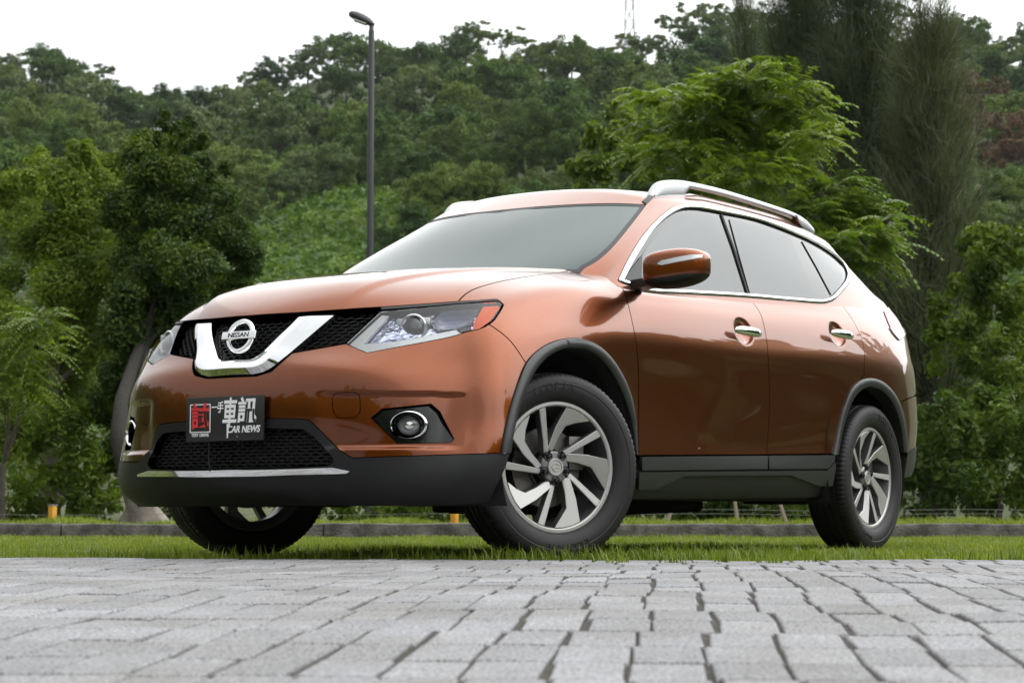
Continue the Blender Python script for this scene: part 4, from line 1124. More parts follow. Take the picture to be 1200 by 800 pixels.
def hexmesh(name, T, out, off, parent, cell=(.034, .017), wire=.0024, mode='one'):
    """honeycomb of thin bars lying off metres behind the skin, inside the outline; laid out in y, z"""
    P = T.P; X = P(out[:, 0], out[:, 1]); lo, hi = X.min(0), X.max(0)
    b = MB(); n0 = 0; segs = []
    w, h = cell
    ny = int(hi[1]/w)+2; nz = int((hi[2]-lo[2])/(h*.75))+2
    for j in range(-1, nz):
        for i in range(-1, ny):
            cy = (i+.5*(j % 2))*w; cz = lo[2]+j*h*.75
            segs.append(((cy-w/2, cz+h*.25), (cy, cz+h*.5))); segs.append(((cy, cz+h*.5), (cy+w/2, cz+h*.25))); segs.append(((cy-w/2, cz-h*.25), (cy-w/2, cz+h*.25)))
    S = np.array(segs); c = S.mean(1)
    ids = [k for k in range(len(c)) if c[k, 0] >= -w*.5]
    S = S[ids]
    q = S.reshape(-1, 2)
    tv = T.rays(np.stack([np.full(len(q), 3.0), np.abs(q[:, 0]), q[:, 1]], 1), np.repeat([[-1.0, 0, 0]], len(q), 0))
    inside = inpoly(out, tv).reshape(-1, 2).all(1)
    Xp = P(tv[:, 0], tv[:, 1]); Xp[:, 0] += off; Xp[:, 1] = q[:, 0]
    Xp = Xp.reshape(-1, 2, 3)
    for k in np.nonzero(inside)[0]:
        a, e = Xp[k]
        d = e-a; ln = np.linalg.norm(d)
        if ln < 1e-6 or ln > .08: continue
        d /= ln; x = np.array([1.0, 0, 0]); u = np.cross(d, x); u /= np.linalg.norm(u); x = np.cross(u, d)
        for sg in (1, -1):
            if sg == -1 and c[ids[k], 0] < w*.01: continue
            s3 = np.array([1, sg, 1])
            r0 = [(p+u*wire*s0+x*wire*2.5*s1)*s3 for p in (a,) for s0, s1 in ((1, 1), (-1, 1), (-1, -1), (1, -1))]
            r1 = [(p+u*wire*s0+x*wire*2.5*s1)*s3 for p in (e,) for s0, s1 in ((1, 1), (-1, 1), (-1, -1), (1, -1))]
            b.loft([r0, r1], 0, True, False)
    return b.build(name, M['mesh'], parent, 30)
# grille
g_out = np.vstack([outline(TL, gmid, ('l', [(300, 440.5), (318, 435), (342, 413.5), (405, 402.5)]), ('l', [(405, 402.5), (446, 362)]), ('s', [(446, 362), (420, 363.4), (352, 368), (310, 370.6)]), ('mid', 292.4, 371.6))])
grille = panel('grille', L, g_out, M['dark'], car, mode='one', off=-.072, lip=-.075, gap=0)
hexmesh('grille_mesh', TL, g_out, -.046, grille)
# black rim above the lamp and along the grille
rim_t = outline(TL, ('l', [(405, 402.5), (446, 363.4)]))
lower = panel('intake_grille', L, it_in, M['dark'], car, mode='one', off=-.06, lip=-.062, gap=0)
hexmesh('grille_mesh', TL, it_in, -.035, lower, (.04, .016))
# chrome V on the grille: inner edge, ridge, outer edge
def onL(pts, o):
    tv = TL.px2tv(pts); P_ = L(tv[:, 0], tv[:, 1]); N_ = L.nrm(tv[:, 0], tv[:, 1])
    d_ = CAM-P_; d_ /= np.linalg.norm(d_, axis=1, keepdims=True)      # raised or sunk along the line of sight
    return P_+d_*(o/np.maximum((d_*N_).sum(1, keepdims=True), .35))
mid_in, mid_rg, mid_ou = onL([(279.5, 421)], .002)[0], onL([(279, 430)], .028)[0], onL([(279, 438.5)], .003)[0]
nn = 24
def vpath(pts, o, m0):
    q = onL(densify(np.array(pts, float), 3), o); q = np.vstack([[m0[0], 0, m0[2]], q])
    return resample(q, nn, np.ones(3))
vin = vpath([(288, 421), (294, 420.3), (300, 417.8), (306, 412.5), (349, 371.6)], .002, mid_in)
vrg = vpath([(290, 430), (299, 429), (308, 425), (318, 416), (362, 370)], .028, mid_rg)
vou = vpath([(296, 438.5), (307, 436), (317, 431.5), (340, 413), (391, 369.5)], .003, mid_ou)
back = lambda q: q+np.array([-.045, 0, 0])
rows = [back(vin), vin, vin*.85+vrg*.15+np.array([.004, 0, 0]), vrg*.93+vin*.07, vrg*.93+vou*.07, vou, back(vou)]
b = MB()
full = [np.vstack([(r_*[1, -1, 1])[::-1], r_[1:]]) for r_ in rows]
b.loft(full, 0, False, False)
# end caps
for e in (0, -1): b.add([r_[e] for r_ in full], [tuple(range(len(full)))])
b.build('chrome_grille_bar', M['chrome'], car, 28)
# round badge with a lettered bar
bc = np.array([.887, 0, .822])
badge = None
b = MB(); ring = []
tilt = R(14)
ax_n = np.array([math.cos(tilt), 0, math.sin(tilt)]); ax_u = np.array([-math.sin(tilt), 0, math.cos(tilt)]); ax_y = np.array([0, 1.0, 0])
for k in range(57):
    a = 2*math.pi*k/56; dr = ax_y*math.cos(a)+ax_u*math.sin(a); c = bc+dr*.0560
    ring.append([c+dr*x*.0095+ax_n*z for x, z in ((-1, -.008), (-.95, .003), (-.5, .008), (.5, .008), (.95, .003), (1, -.008))])
b.loft(ring, 0, True, False)
badge = b.build('badge', M['chrome'], car, 40)
b = MB()
b.box(bc+ax_n*.006, (.007, .0810, .0155), np.stack([ax_n, ax_y, ax_u], 1), 0, .003)
b.build('badge_bar', M['chrome'], badge, 40)
def text(name, s, pos, ex, ey, size, m, parent, shear=0, align='CENTER', ext=.0008, off=0, sx=1.0, bold=0.0):
    """lettering as mesh; ex / ey: reading and up direction"""
    c = bpy.data.curves.new(name, 'FONT'); c.body = s; c.size = size; c.shear = shear; c.align_x = align; c.align_y = 'CENTER'; c.extrude = ext; c.offset = bold
    t = bpy.data.objects.new(name, c); COL.objects.link(t)
    dg = bpy.context.evaluated_depsgraph_get()
    me = bpy.data.meshes.new_from_object(t.evaluated_get(dg))
    bpy.data.objects.remove(t); bpy.data.curves.remove(c)
    ex = np.array(ex, float); ey = np.array(ey, float); ez = np.cross(ex, ey)
    me.transform(Matrix([[ex[k]*sx, ey[k], ez[k], pos[k]] for k in range(3)]+[[0, 0, 0, 1]]))
    me.materials.clear()
    o = link(name, me, parent, [m])
    return o
text('lettering', 'NISSAN', bc+ax_n*.0136, (0, 1, 0), ax_u, .0255, M['gloss'], badge, sx=1.17, bold=.0003)
# number plate
pl = empty('licence_plate', parent=car)
px_, pz, pw, ph = .966, .518, .370, .160
pr = Matrix.Rotation(R(2), 3, 'Y')
b = MB(); b.box((px_, 0, pz), (.004, pw/2, ph/2), None, 0, .003); o = b.build('plate_board', M['plate'], pl, 40)
def pu(u, v, d=.0046): return np.array([px_+d, (u-.5)*pw, pz+(.5-v)*ph])
Y1, Z1 = (0, 1, 0), (0, 0, 1)
b = MB()
def quad(u0, v0, u1, v1): 
    A = [pu(u0, v0), pu(u1, v0), pu(u1, v1), pu(u0, v1)]; b.prism(A, (.0006, 0, 0))
u0, v0, u1, v1, th = .052, .155, .322, .80, .010
for q in ((u0, v0, u1, v0+th*2), (u0, v1-th*2, u1, v1), (u0, v0+th*2, u0+th, v1-th*2), (u1-th, v0+th*2, u1, v1-th*2)): quad(*q)
quad(.43+.235, .90, .43+.245, .92)
b.build('stamp_frame', M['white'], pl)
text('lettering', '試', pu(.187, .475), Y1, Z1, .098, M['redprint'], pl, sx=.92, bold=.0022)
text('lettering', 'TEST DRIVE', pu(.187, .86), Y1, Z1, .0165, M['white'], pl, sx=1.0, bold=.0002)
text('lettering', '一', pu(.372, .25), Y1, Z1, .030, M['white'], pl, shear=.1, sx=1, bold=.0008)
text('lettering', '手', pu(.445, .26), Y1, Z1, .043, M['white'], pl, shear=.15, sx=.7, bold=.0008)
text('lettering', '車', pu(.565, .42), Y1, Z1, .112, M['white'], pl, shear=.12, sx=.62, bold=.0022)
b = MB(); b.prism([pu(.535, .62), pu(.560, .62), pu(.552, .93), pu(.536, .95)], (.0006, 0, 0)); b.build('lettering', M['white'], pl)
text('lettering', '訊', pu(.785, .37), Y1, Z1, .095, M['white'], pl, shear=.10, sx=.98, bold=.0020)
text('lettering', 'CAR NEWS', pu(.745, .755), Y1, Z1, .034, M['white'], pl, shear=.25, sx=.90, bold=.0008)
b = MB(); b.tube([(.955, -.085, .44), (.958, -.083, .37), (.95, -.084, .33)], .003, 6); b.box((.935, 0, .52), (.02, .12, .04)); b.build('plate_bracket', M['dark'], pl)

# headlamps
for sg in (1, -1):
    hl = empty('headlight', parent=car)
    S3 = np.array([1, sg, 1])
    def sub(name, outl, m, off, lip, gap=0.001, dt=.05, holes=(), extra_mode='near'):
        o = panel(name, L, outl, m, hl, mode='near', off=off, lip=lip, gap=gap, dt=dt, holes=holes)[0]
        if sg == -1:
            me = o.data
            n = len(me.vertices); co = np.empty(n*3); me.vertices.foreach_get('co', co); co = co.reshape(-1, 3)*[1, -1, 1]
            nm = np.empty(len(me.loops)*3); me.loops.foreach_get('normal', nm) if hasattr(me.loops[0], 'normal') else None
            F = [tuple(p.vertices)[::-1] for p in me.polygons]
            m2 = bpy.data.meshes.new(name); m2.from_pydata(co.tolist(), [], F)
            m2.polygons.foreach_set('use_smooth', [True]*len(F)); m2.set_sharp_from_angle(angle=R(40))
            for q in me.materials: m2.materials.append(q)
            o.data = m2
        return o
    sub('lamp_bowl', lamp, M['lampbowl'], -.030, -.030, gap=0.0005)
    sub('lens', lamp, M['clear'], -.001, .004, gap=.002, dt=.03)
    led = outline(TL, ('l', [(407, 402.2), (447, 366), (456, 367), (426, 399.5)]), ('s', [(426, 399.5), (457, 397.5), (500, 390.2), (535, 383.2)]), ('l', [(535, 383.2), (539.5, 388.2)]), ('s', [(539.5, 388.2), (520, 394.2), (431, 411.2)]), ('l', [(431, 411.2), (407, 402.2)]))
    sub('led_strip', led, M['led'], -.014, .012)
    amb = outline(TL, ('l', [(566.5, 356.2), (584.5, 354.8), (587.3, 357.5), (576.5, 373.5), (561.5, 384), (554, 384.6), (555, 376), (566.5, 356.2)]))
    sub('turn_signal', amb, M['amber'], -.012, .010)
    blk = outline(TL, ('l', [(540.5, 387.5), (537, 383), (552.5, 378.5), (553.5, 384.2), (540.5, 387.5)]))
    sub('black_cap', blk, M['gloss'], -.010, .010)
    refl = outline(TL, ('l', [(504, 374.5), (517, 361.5), (528, 359.5), (562, 357.8), (553, 375), (537, 380), (515, 382), (504, 374.5)]))
    sub('reflector', refl, M['reflector'], -.016, .014)
    rr = outline(TL, ('l', [(503, 374.5), (516.5, 360.5), (519, 361), (506.5, 374), (516, 381), (537, 379), (553, 374.5), (553, 376.8), (535, 382), (514, 384), (503, 374.5)]))
    sub('reflector_rim', rr, M['chrome'], -.013, .012, gap=0)
    tv = TL.px2tv([(484, 378.5)])[0]; c = at(tv); n_ = L.nrm(np.array([tv[0]]), np.array([tv[1]]))[0]
    fw = np.array([.93, .30, .10]); fw /= np.linalg.norm(fw)
    c = c-n_*.026
    a1 = np.cross([0, 0, 1.0], fw); a1 /= np.linalg.norm(a1); a2 = np.cross(fw, a1)
    def disc(prof, n=40):
        V = []; F = []; k = len(prof)
        for i in range(n):
            th = 2*math.pi*i/n
            for (z, r_) in prof: V.append((c+fw*z+(a1*math.cos(th)+a2*math.sin(th))*r_)*S3)
        F = [(i*k+j, i*k+j+1, ((i+1) % n)*k+j+1, ((i+1) % n)*k+j) for i in range(n) for j in range(k-1)]
        return V, F
    b = MB(); b.add(*disc([(-.03, .052), (.004, .052), (.008, .048), (.004, .043), (-.002, .042)]))
    for w in (0.6, 2.6, 4.3):                     # stepped shroud around the projector
        b.box((c+a1*math.cos(w)*.052+a2*math.sin(w)*.046-fw*.01)*S3, (.014, .018, .012), np.stack([fw*S3, a1*S3, a2*S3], 1), 0, .003)
    b.build('projector_shroud', M['clearlens'], hl, 40)
    b = MB(); b.add(*disc([(-.004, .042)]+[(.020*math.sin(t_)-.004, .041*math.cos(t_)) for t_ in np.linspace(.05, 1.55, 9)]+[(.016, .0)])); b.build('projector', M['glass'], hl, 60)
# dark seal over the lamp's upper edge
so_ = outline(TL, ('s', [(447, 360.2), (490, 357.2), (540, 353.6), (575, 351.4), (587, 352.2)]))
si_ = outline(TL, ('s', [(447, 362.9), (490, 359.8), (540, 355.6), (575, 352.9), (586.5, 353.2)]))
strip('headlight_seal', L, resample(so_, 40), resample(si_, 40), M['seal'], car, .002, base=-.03)

# fog lamps
for sg in (1, -1):
    fl = empty('fog_lamp', parent=car); S3 = np.array([1, sg, 1])
    o = panel('bezel', L, fog, M['gloss'], fl, mode='near', off=-.026, lip=-.028, gap=-.001, dt=.02, dv=.08, holes=[fogh])[0]
    if sg == -1: o.data = o.data.copy(); o.data.transform(Matrix.Scale(-1, 4, (0, 1, 0))); o.data.flip_normals()
    tv = TL.px2tv([(478, 497.5)])[0]; c0 = at(tv)+np.array([-.020, -.010, .0])
    fw = np.array([.88, .47, -.02]); fw /= np.linalg.norm(fw); a1 = np.cross([0, 0, 1.0], fw); a1 /= np.linalg.norm(a1); a2 = np.cross(fw, a1)
    def turned(name, prof, m, c, n=48, sm=50):
        V = []; k = len(prof)
        for i in range(n):
            th = 2*math.pi*i/n
            for (z, r_) in prof: V.append((c+fw*z+(a1*math.cos(th)*1.14+a2*math.sin(th)*.86)*r_)*S3)
        b = MB(); b.add(V, [(i*k+j, i*k+j+1, ((i+1) % n)*k+j+1, ((i+1) % n)*k+j) for i in range(n) for j in range(k-1)])
        return b.build(name, m, fl, sm)
    turned('chrome_ring', [(-.012, .0605), (.012, .0610), (.019, .0575), (.0205, .0540), (.018, .0500), (.010, .0475), (-.006, .047)], M['chrome'], c0)
    turned('cup', [(.0, .050), (-.045, .046), (-.05, .0)], M['plastic'], c0)
    turned('lamp_lens', [(-.036, .043), (-.028, .040), (-.022, .025), (-.020, .0)], M['clearlens'], c0)
    turned('bulb', [(-.02, .016), (-.012, .014), (-.010, .0)], M['chrome'], c0, 20)

# front wings
wing = np.vstack([outline(TL, ('s', [(540, 355)]+[(585, 352.4)]) if False else ('s', line_hood))[::-1],
                  outline(TL, ('s', [(537, 353.2), (560, 352), (583, 350.8), (590, 356.6), (579, 375), (573, 380)]), ('s', fend_line)),
                  AFo[iF+1:], outline(TL, ('l', [(748.5, 533.5), (748.3, 440)]), ('s', [(748.3, 440), (746.5, 410), (743.5, 390), (737.2, 361), (731, 340), (726, 330)]))])
twt = TL.px2tv([(726, 330)])[0]
wing = np.vstack([wing, [[twt[0], 11.0]], densify(np.array([[twt[0], 11.0], [tend[0]-.02, 11.0]]), .12)[1:]])
wing = inset(L, wing, 0)
panel('front_wing', L, wing, M['paint'], car, dt=.04, dv=.12)

# doors
Bline = [(878, 348.5), (891, 367.5), (897, 390), (900.5, 424.5), (901.5, 480), (898, 532.5)]
Rline = [(983, 352), (998.7, 374), (1009.5, 396), (1013, 415), (1012.5, 439)]
Fline = [(726, 330), (731, 340), (737.2, 361), (743.5, 390), (746.5, 410), (748.3, 440), (748.5, 533.5)]
tB, tR = TL.px2tv([Bline[0]])[0, 0], TL.px2tv([Rline[0]])[0, 0]
fd = np.vstack([outline(TL, ('s', Fline), ('l', [(748.5, 533.5), (898, 532.5)]), ('s', Bline[::-1])), [[tB, 11.0]], densify(np.array([[tB, 11.0], [twt[0], 11.0]]), .12)[1:]])
ex = np.stack(np.meshgrid(np.arange(7.2, 8.05, .016), np.arange(5.8, 8.6, .08)), -1).reshape(-1, 2)
dF = panel('front_door', L, fd, M['paint'], car, dt=.05, dv=.12, extra=ex)
rd = np.vstack([outline(TL, ('s', Bline), ('l', [(898, 532.5), (976, 531.5)])), ARo[:iR+1], outline(TL, ('s', Rline[::-1])), [[tR, 11.0]], densify(np.array([[tR, 11.0], [tB, 11.0]]), .12)[1:]])
ex = np.stack(np.meshgrid(np.arange(8.8, 9.6, .016), np.arange(6.2, 9.2, .08)), -1).reshape(-1, 2)
dR = panel('rear_door', L, rd, M['paint'], car, dt=.05, dv=.12, extra=ex)
# rear quarter, tail lamp, tailgate, rear bumper
tail_f = TL.px2tv(catmull([(1031.5, 357), (1035, 365), (1040, 378), (1046, 390), (1053, 399)]))
print('tail', tail_f[0], tail_f[-1])
tail = np.vstack([tail_f, densify(np.array([tail_f[-1], [12.25, 8.6], [12.28, 10.9], [tail_f[0, 0], 10.9]]), .12)[1:]])
bl_tv = outline(TL, ('l', [(1053.5, 471.5), (1071, 464)]))
tq = 12.3; vq = bl_tv[-1, 1]
qp = np.vstack([outline(TL, ('s', Rline)), ARo[iR:iB+1], bl_tv, [[tq, vq]], densify(np.array([[tq, vq], [tq, 11.0]]), .12)[1:], densify(np.array([[tq, 11.0], [tR, 11.0]]), .12)[1:]])
panel('rear_quarter', L, qp, M['paint'], car, holes=[tail], dt=.05, dv=.12, hole_gap=.001)
panel('tail_lamp', L, tail, M['red'], car, off=.004, gap=.004)
tl2a = TL.px2tv(catmull([(1041.5, 384), (1046, 391), (1053, 399)]))
tl2 = np.vstack([tl2a, densify(np.array([tl2a[-1], [12.22, 8.7], [12.25, tl2a[0, 1]], tl2a[0]]), .12)[1:-1]])
panel('reversing_lens', L, tl2, M['greylens'], car, off=.007, gap=.002)
tg = np.array([[14, vq], [14, 11.0], [tq, 11.0], [tq, vq]])
def mirror_rear(name, out, m):
    o = panel(name, L, out, m, car, dt=.08, gap=0.0015)
    return o
mirror_rear('tailgate', densify(np.vstack([tg, tg[:1]]), .12)[:-1][::-1], M['paint'])
rb_low = outline(TL, ('l', [(1063, 530.5), (1075, 523)]))
vb = rb_low[-1, 1]
rb = np.vstack([ARo[iB:], rb_low, densify(np.array([[rb_low[-1, 0], vb], [14, vb], [14, vq], [bl_tv[-1, 0]+.05, vq]]), .12)[1:], bl_tv[::-1]])
panel('rear_bumper', L, rb, M['paint'], car, dt=.06)
rbl = np.vstack([rb_low[::-1], outline(TL, ('l', [(1063, 530.5), (1061, 545), (1058, 560)])), [[11.2, 0.9]], densify(np.array([[11.2, .9], [14, .9], [14, vb], [rb_low[-1, 0], vb]]), .12)[1:-1]])
panel('rear_cladding', L, rbl, M['trim'], car, off=.003)
# door and sill cladding
def bandpx(name, A, m, par, off, lip=.012): return panel(name, L, outline(TL, ('l', A+[A[0]])), m, par, off=off, lip=lip, gap=.001, dt=.08)
bandpx('door_cladding', [(749.5, 534.8), (897, 533.8), (897, 549.6), (749.5, 551)], M['trim'], dF, .012)
bandpx('door_cladding', [(898.6, 533.8), (976.5, 533), (975.5, 540), (968, 549.2), (898.6, 549.6)], M['trim'], dR, .012)
sill = outline(TL, ('l', [(747, 552.6), (968, 550.8), (977, 541), (977.5, 548), (973.5, 568.5), (958, 569), (925, 556.5), (800, 557), (765, 573), (746, 573), (747, 552.6)]))
panel('sill_cladding', L, sill, M['trim'], car, off=.010, gap=.0005)
sl2 = np.vstack([outline(TL, ('l', [(746, 552), (976, 550), (972, 569)])), [[8.98, .05]], densify(np.array([[8.98, .05], [5.95, .05]]), .12)[1:]])
panel('sill', L, sl2, M['plastic'], car, off=-.004, gap=0)
# wheel arch trims
for nm, o_, i_ in (('arch_trim', AFo, AFi), ('arch_trim', ARo, ARi)):
    oo, ii = resample(o_, 90), resample(i_, 90)
    strip(nm, L, oo, ii, M['trim'], car, .012, base=-.006)
    # return lip into the wheel well
    X = L(ii[:, 0], ii[:, 1]); 
    for sg in (1, -1):
        b = MB(); b.loft([(X+[0, y_, 0])*[1, sg, 1] for y_ in (.006, -.03, -.06)], 0, False, False); b.build('arch_lip', M['liner'], car, 60)

# inner shell (added, black to supply the shade behind the gaps), wheel wells, underbody
def close_arch(A, P): return np.vstack([[A[0]*[1, 0]], A, [A[-1]*[1, 0]]])
t_a, t_b, t_c, t_d = AFi[0, 0], AFi[-1, 0], ARi[0, 0], ARi[-1, 0]
shell = np.vstack([densify(np.array([[0, 0], [t_a-.1, 0]]), .12), AFi*[1, 1], densify(np.array([[t_b+.05, 0], [t_c-.05, 0]]), .12), ARi, densify(np.array([[t_d+.05, 0], [14, 0], [14, 11], [0, 11]]), .12)])
panel('inner_body', L, shell, M['dark'], car, mode='one', off=-.075, lip=0, gap=0, dt=.15, dv=.4)
for (cx, cz, rr) in ((.075, .40, .45), (-2.63, .42, .455)):
    for sg in (1, -1):
        b = MB(); rows = []
        for y_ in (.90, .60, .42):
            rows.append([(cx+rr*math.cos(a)*(1 if y_ > .5 else .9), y_*sg, cz+rr*math.sin(a)) for a in np.linspace(-.45, math.pi+.45, 40)])
        b.loft(rows, 0, False, False); b.add(rows[-1], [tuple(range(40))]); b.build('wheel_well', M['liner'], car, 60)
b = MB()
for x0, x1, y_, z_ in ((.50, .72, .60, .225), (-.40, .50, .42, .215), (-2.2, -.40, .80, .235), (-3.05, -2.2, .42, .26), (-3.55, -3.05, .72, .36)):
    b.box(((x0+x1)/2, 0, z_+.03), ((x1-x0)/2, y_, .03), None, 0, .02)
b.tube([(-.3, .1, .21), (-1.4, .16, .20), (-2.2, .2, .22)], .035, 10); b.box((-1.3, -.25, .21), (.5, .12, .03), None, 0, .02)
for sg in (1, -1):
    b.tube([(0, .35*sg, .26), (-.05, .70*sg, .27)], .03, 8); b.tube([(-2.7, .35*sg, .28), (-2.705, .72*sg, .30)], .035, 8)
b.tube([(-2.705, -.7, .345), (-2.705, .7, .345)], .03, 8); b.tube([(0, -.7, .345), (0, .7, .345)], .025, 8)
b.build('underbody', M['dark'], car)

# ------------------------------------------------------------------ car: cabin
ws_r = [(757.5, 239.6), (742, 260), (720, 287), (702, 304), (684.5, 314.5)]
ws_t = [(757.5, 239.6), (720, 238.2), (677, 239.2), (630, 242)]
tw = TU.px2tv([(684.5, 314.5)])[0]
wt0 = TU.px2tv([(616, 243.6)])[0, 1]
topc = densify(np.array([[0.0, wt0]]*1+[TU.px2tv([(640, 241.2)])[0].tolist()]), .12)
windscreen = np.vstack([densify(np.array([[0, 0.02], [tw[0], .02]]), .12), outline(TU, ('s', ws_r[::-1])), outline(TU, ('s', ws_t))[1:], [[0, wt0]]])
panel('windscreen', U, windscreen, M['glass2'], car, mode='one', off=-.003, lip=.004, gap=.004, dt=.06, dv=.10)
ws_in = inset(U, windscreen, .020)
fr = panel('windscreen_seal', U, windscreen, M['seal'], car, mode='one', off=-.0015, lip=.006, gap=.001, dt=.06, dv=.10, holes=[ws_in], hole_gap=0)
dlo_px = [(724.5, 328.5), (738, 301), (757, 272), (779, 250.2), (795, 241.5), (814, 240.2), (842.5, 244.5), (890, 255), (937.5, 273), (969, 290), (988, 307), (995.6, 320), (993.5, 332.5), (979, 349.5), (966, 355), (921.7, 352), (874, 348), (811, 344.5), (760, 341.5), (735, 333)]
k_ = len(dlo_px)
dlo = outline(TU, ('s', dlo_px[:14]), ('s', dlo_px[13:]), ('l', [dlo_px[-1], dlo_px[0]]))
dlo = inset(U, dlo, 0)
print('dlo w range', dlo.min(0), dlo.max(0))
n_ = len(dlo)
dlo_c = resample(np.vstack([dlo, dlo[:1]]), 220)
dli_c = np.vstack([inset(U, dlo_c[:-1], .017), [[0, 0]]]); dli_c[-1] = dli_c[0]
panel('window_base', U, dlo, M['gloss'], car, off=-.010, lip=0, gap=.004, dt=.08)
strip('chrome_window_trim', U, dlo_c, dli_c, M['chrome'], car, .006)
so2 = inset(U, dlo_c[:-1], -.004); so2 = np.vstack([so2, so2[:1]])
strip('window_seal', U, so2, dlo_c, M['seal'], car, .001, base=-.01)
gF = outline(TU, ('s', [(752, 336), (752, 303), (772, 272), (789, 254.5), (805, 249.5), (832.5, 250.6), (838.5, 252.5)]), ('l', [(838.5, 252.5), (851, 290), (863, 344), (780, 340), (752, 337.5)]))
gR = outline(TU, ('s', [(856, 256), (890, 263), (926, 274.5)]), ('l', [(926, 274.5), (957.5, 350), (905, 348), (881, 346.3), (868, 300), (856, 256)]))
gQ = outline(TU, ('s', [(941, 282), (963, 292.5), (985, 311), (988.5, 321.4), (985.5, 331.5), (975.5, 345)]), ('l', [(975.5, 345), (958, 312), (941, 282)]))
for nm, g_, par in (('window', gF, dF), ('window', gR, dR), ('quarter_window', gQ, car)):
    panel(nm, U, inset(U, g_, 0), M['glass'], par, off=-.005, lip=.006, gap=0, dt=.08, dv=.12)
# door frame seam on the B pillar
s1 = outline(TU, ('l', [(845.6, 250), (860, 290), (878, 347)])); s2 = outline(TU, ('l', [(847.4, 250.3), (861.8, 290), (880, 347)]))
strip('pillar_trim', U, resample(s1, 20), resample(s2, 20), M['seal'], car, -.006, base=-.012)
# roof, pillars
roof = np.vstack([[[0, wt0]], outline(TU, ('s', ws_t[::-1]), ('s', ws_r)), [[tw[0], 0.0]], densify(np.array([[tw[0], 0], [12.35, 0]]), .12)[1:], densify(np.array([[12.35, 0], [12.2, 1.5], [12.15, 3.0], [14, 3.1], [14, 5.9], [0, 5.9]]), .12)[1:]])
panel('roof', U, roof, M['paint'], car, mode='one', holes=[dlo], gap=.001, lip=.01, dt=.05, dv=.08, hole_gap=.003)
rg = densify(np.array([[14, 0.02], [14, 3.0], [12.2, 2.9], [12.25, 1.5], [12.4, .02], [14, .02]]), .12)[:-1]
panel('rear_window', U, rg, M['glass'], car, off=-.004, dt=.1)
# roof ditch: dark strip from the screen corner back to the rail foot
d1 = outline(TU, ('s', [(752, 236.5), (758, 231.5), (766, 224), (775, 219)])); d2 = outline(TU, ('s', [(757, 239.4), (763, 234.5), (772, 227), (781, 221)]))
strip('roof_moulding', U, resample(d1, 20), resample(d2, 20), M['plastic'], car, .004)
# roof rails
top = catmull([(760, 229.3), (763.5, 222.5), (768, 215.6), (774, 212.3), (787, 211), (805, 212.8), (841.7, 221), (878.3, 232), (915, 244), (933, 251.3), (942, 257.5), (950, 266.5)], 3)
TP = np.array([ray(x_, y_, 1, .55) for x_, y_ in top])
def roofz(x_, y_):
    h = TU.bvh.ray_cast(Vector((x_, y_, 3)), Vector((0, 0, -1)))
    return h[0].z if h[0] is not None else 1.5
for sg in (1, -1):
    b = MB(); rings = []
    for p in TP:
        zt = p[2]; zr_ = roofz(p[0], .55)-.012
        s_ = smooth01(-1.44, -1.47, p[0])*smooth01(-2.62, -2.585, p[0])
        zb = min(zr_*(1-s_)+(zt-.026)*s_, zt-.004)
        lean = (zt-1.6)*.25
        sec = [(-.016, zb), (-.019, zb+(zt-zb)*.5), (-.015, zt-.004), (-.006, zt), (.006, zt), (.016, zt-.006), (.021, zb+(zt-zb)*.5), (.020, zb)]
        rings.append([(p[0], (.55+y_-lean*0)*sg, z_) for y_, z_ in sec])
    b.loft(rings, 0, True, True)
    b.build('roof_rail', M['satin'], car, 40)
# door handles
for (hx, hz), dd in zip(HANDLES, (dF, dR)):
    for sg in (1, -1):
        b = MB(); rings = []
        for k in range(25):
            u = -1+2*k/24; q = (1-abs(u)**3.2)**.45 if abs(u) < 1 else 0
            x_ = hx-u*.122-.004; bow = .024-.010*u*u
            y0 = float(L(*[np.array([w_]) for w_ in TL.rays([[x_, 3, hz]], [[0, -1.0, 0]])[0]])[0, 1]) if False else .909
            cy = y0+bow; hw, ht = .0095*q+.002, .0185*q+.002
            rings.append([(x_, (cy+hw*math.cos(a))*sg, hz-.004+.010*(-u)*0+ht*math.sin(a)) for a in np.linspace(0, 2*math.pi, 14, endpoint=False)])
        b.loft(rings, 0, True, True)
        b.build('door_handle', M['chrome'], dd[0 if sg == 1 else 1], 50)
# door mirrors
def superell(c, rx, ry, rz, e1, e2, n=40, m=24, squash=None):
    V = []; F = []
    for j in range(m+1):
        ph = -math.pi/2+math.pi*j/m
        for i in range(n):
            th = 2*math.pi*i/n
            f_ = lambda w, e: math.copysign(abs(w)**e, w)
            p = np.array([rx*f_(math.cos(ph), e1)*f_(math.cos(th), e2), ry*f_(math.cos(ph), e1)*f_(math.sin(th), e2), rz*f_(math.sin(ph), e1)])
            if squash is not None: p = squash(p)
            V.append(p+c)
    for j in range(m):
        for i in range(n): F.append((j*n+i, j*n+(i+1) % n, (j+1)*n+(i+1) % n, (j+1)*n+i))
    return np.array(V), F
mc = np.array([-.478, 1.050, 1.137])
def msq(p):
    x_, y_, z_ = p
    u = (y_+.115)/.23                             # 0 at the door, 1 at the tip
    z_ = z_*(1.0-.16*smooth01(.5, 1.1, u))+.022*u-.008
    x_ = x_*(1-.30*u) - .045*u                    # sweeps back towards the tip
    if x_ < -.05-.045*u: x_ = -.05-.045*u         # flat rear with the mirror glass
    return np.array([x_, y_, z_])
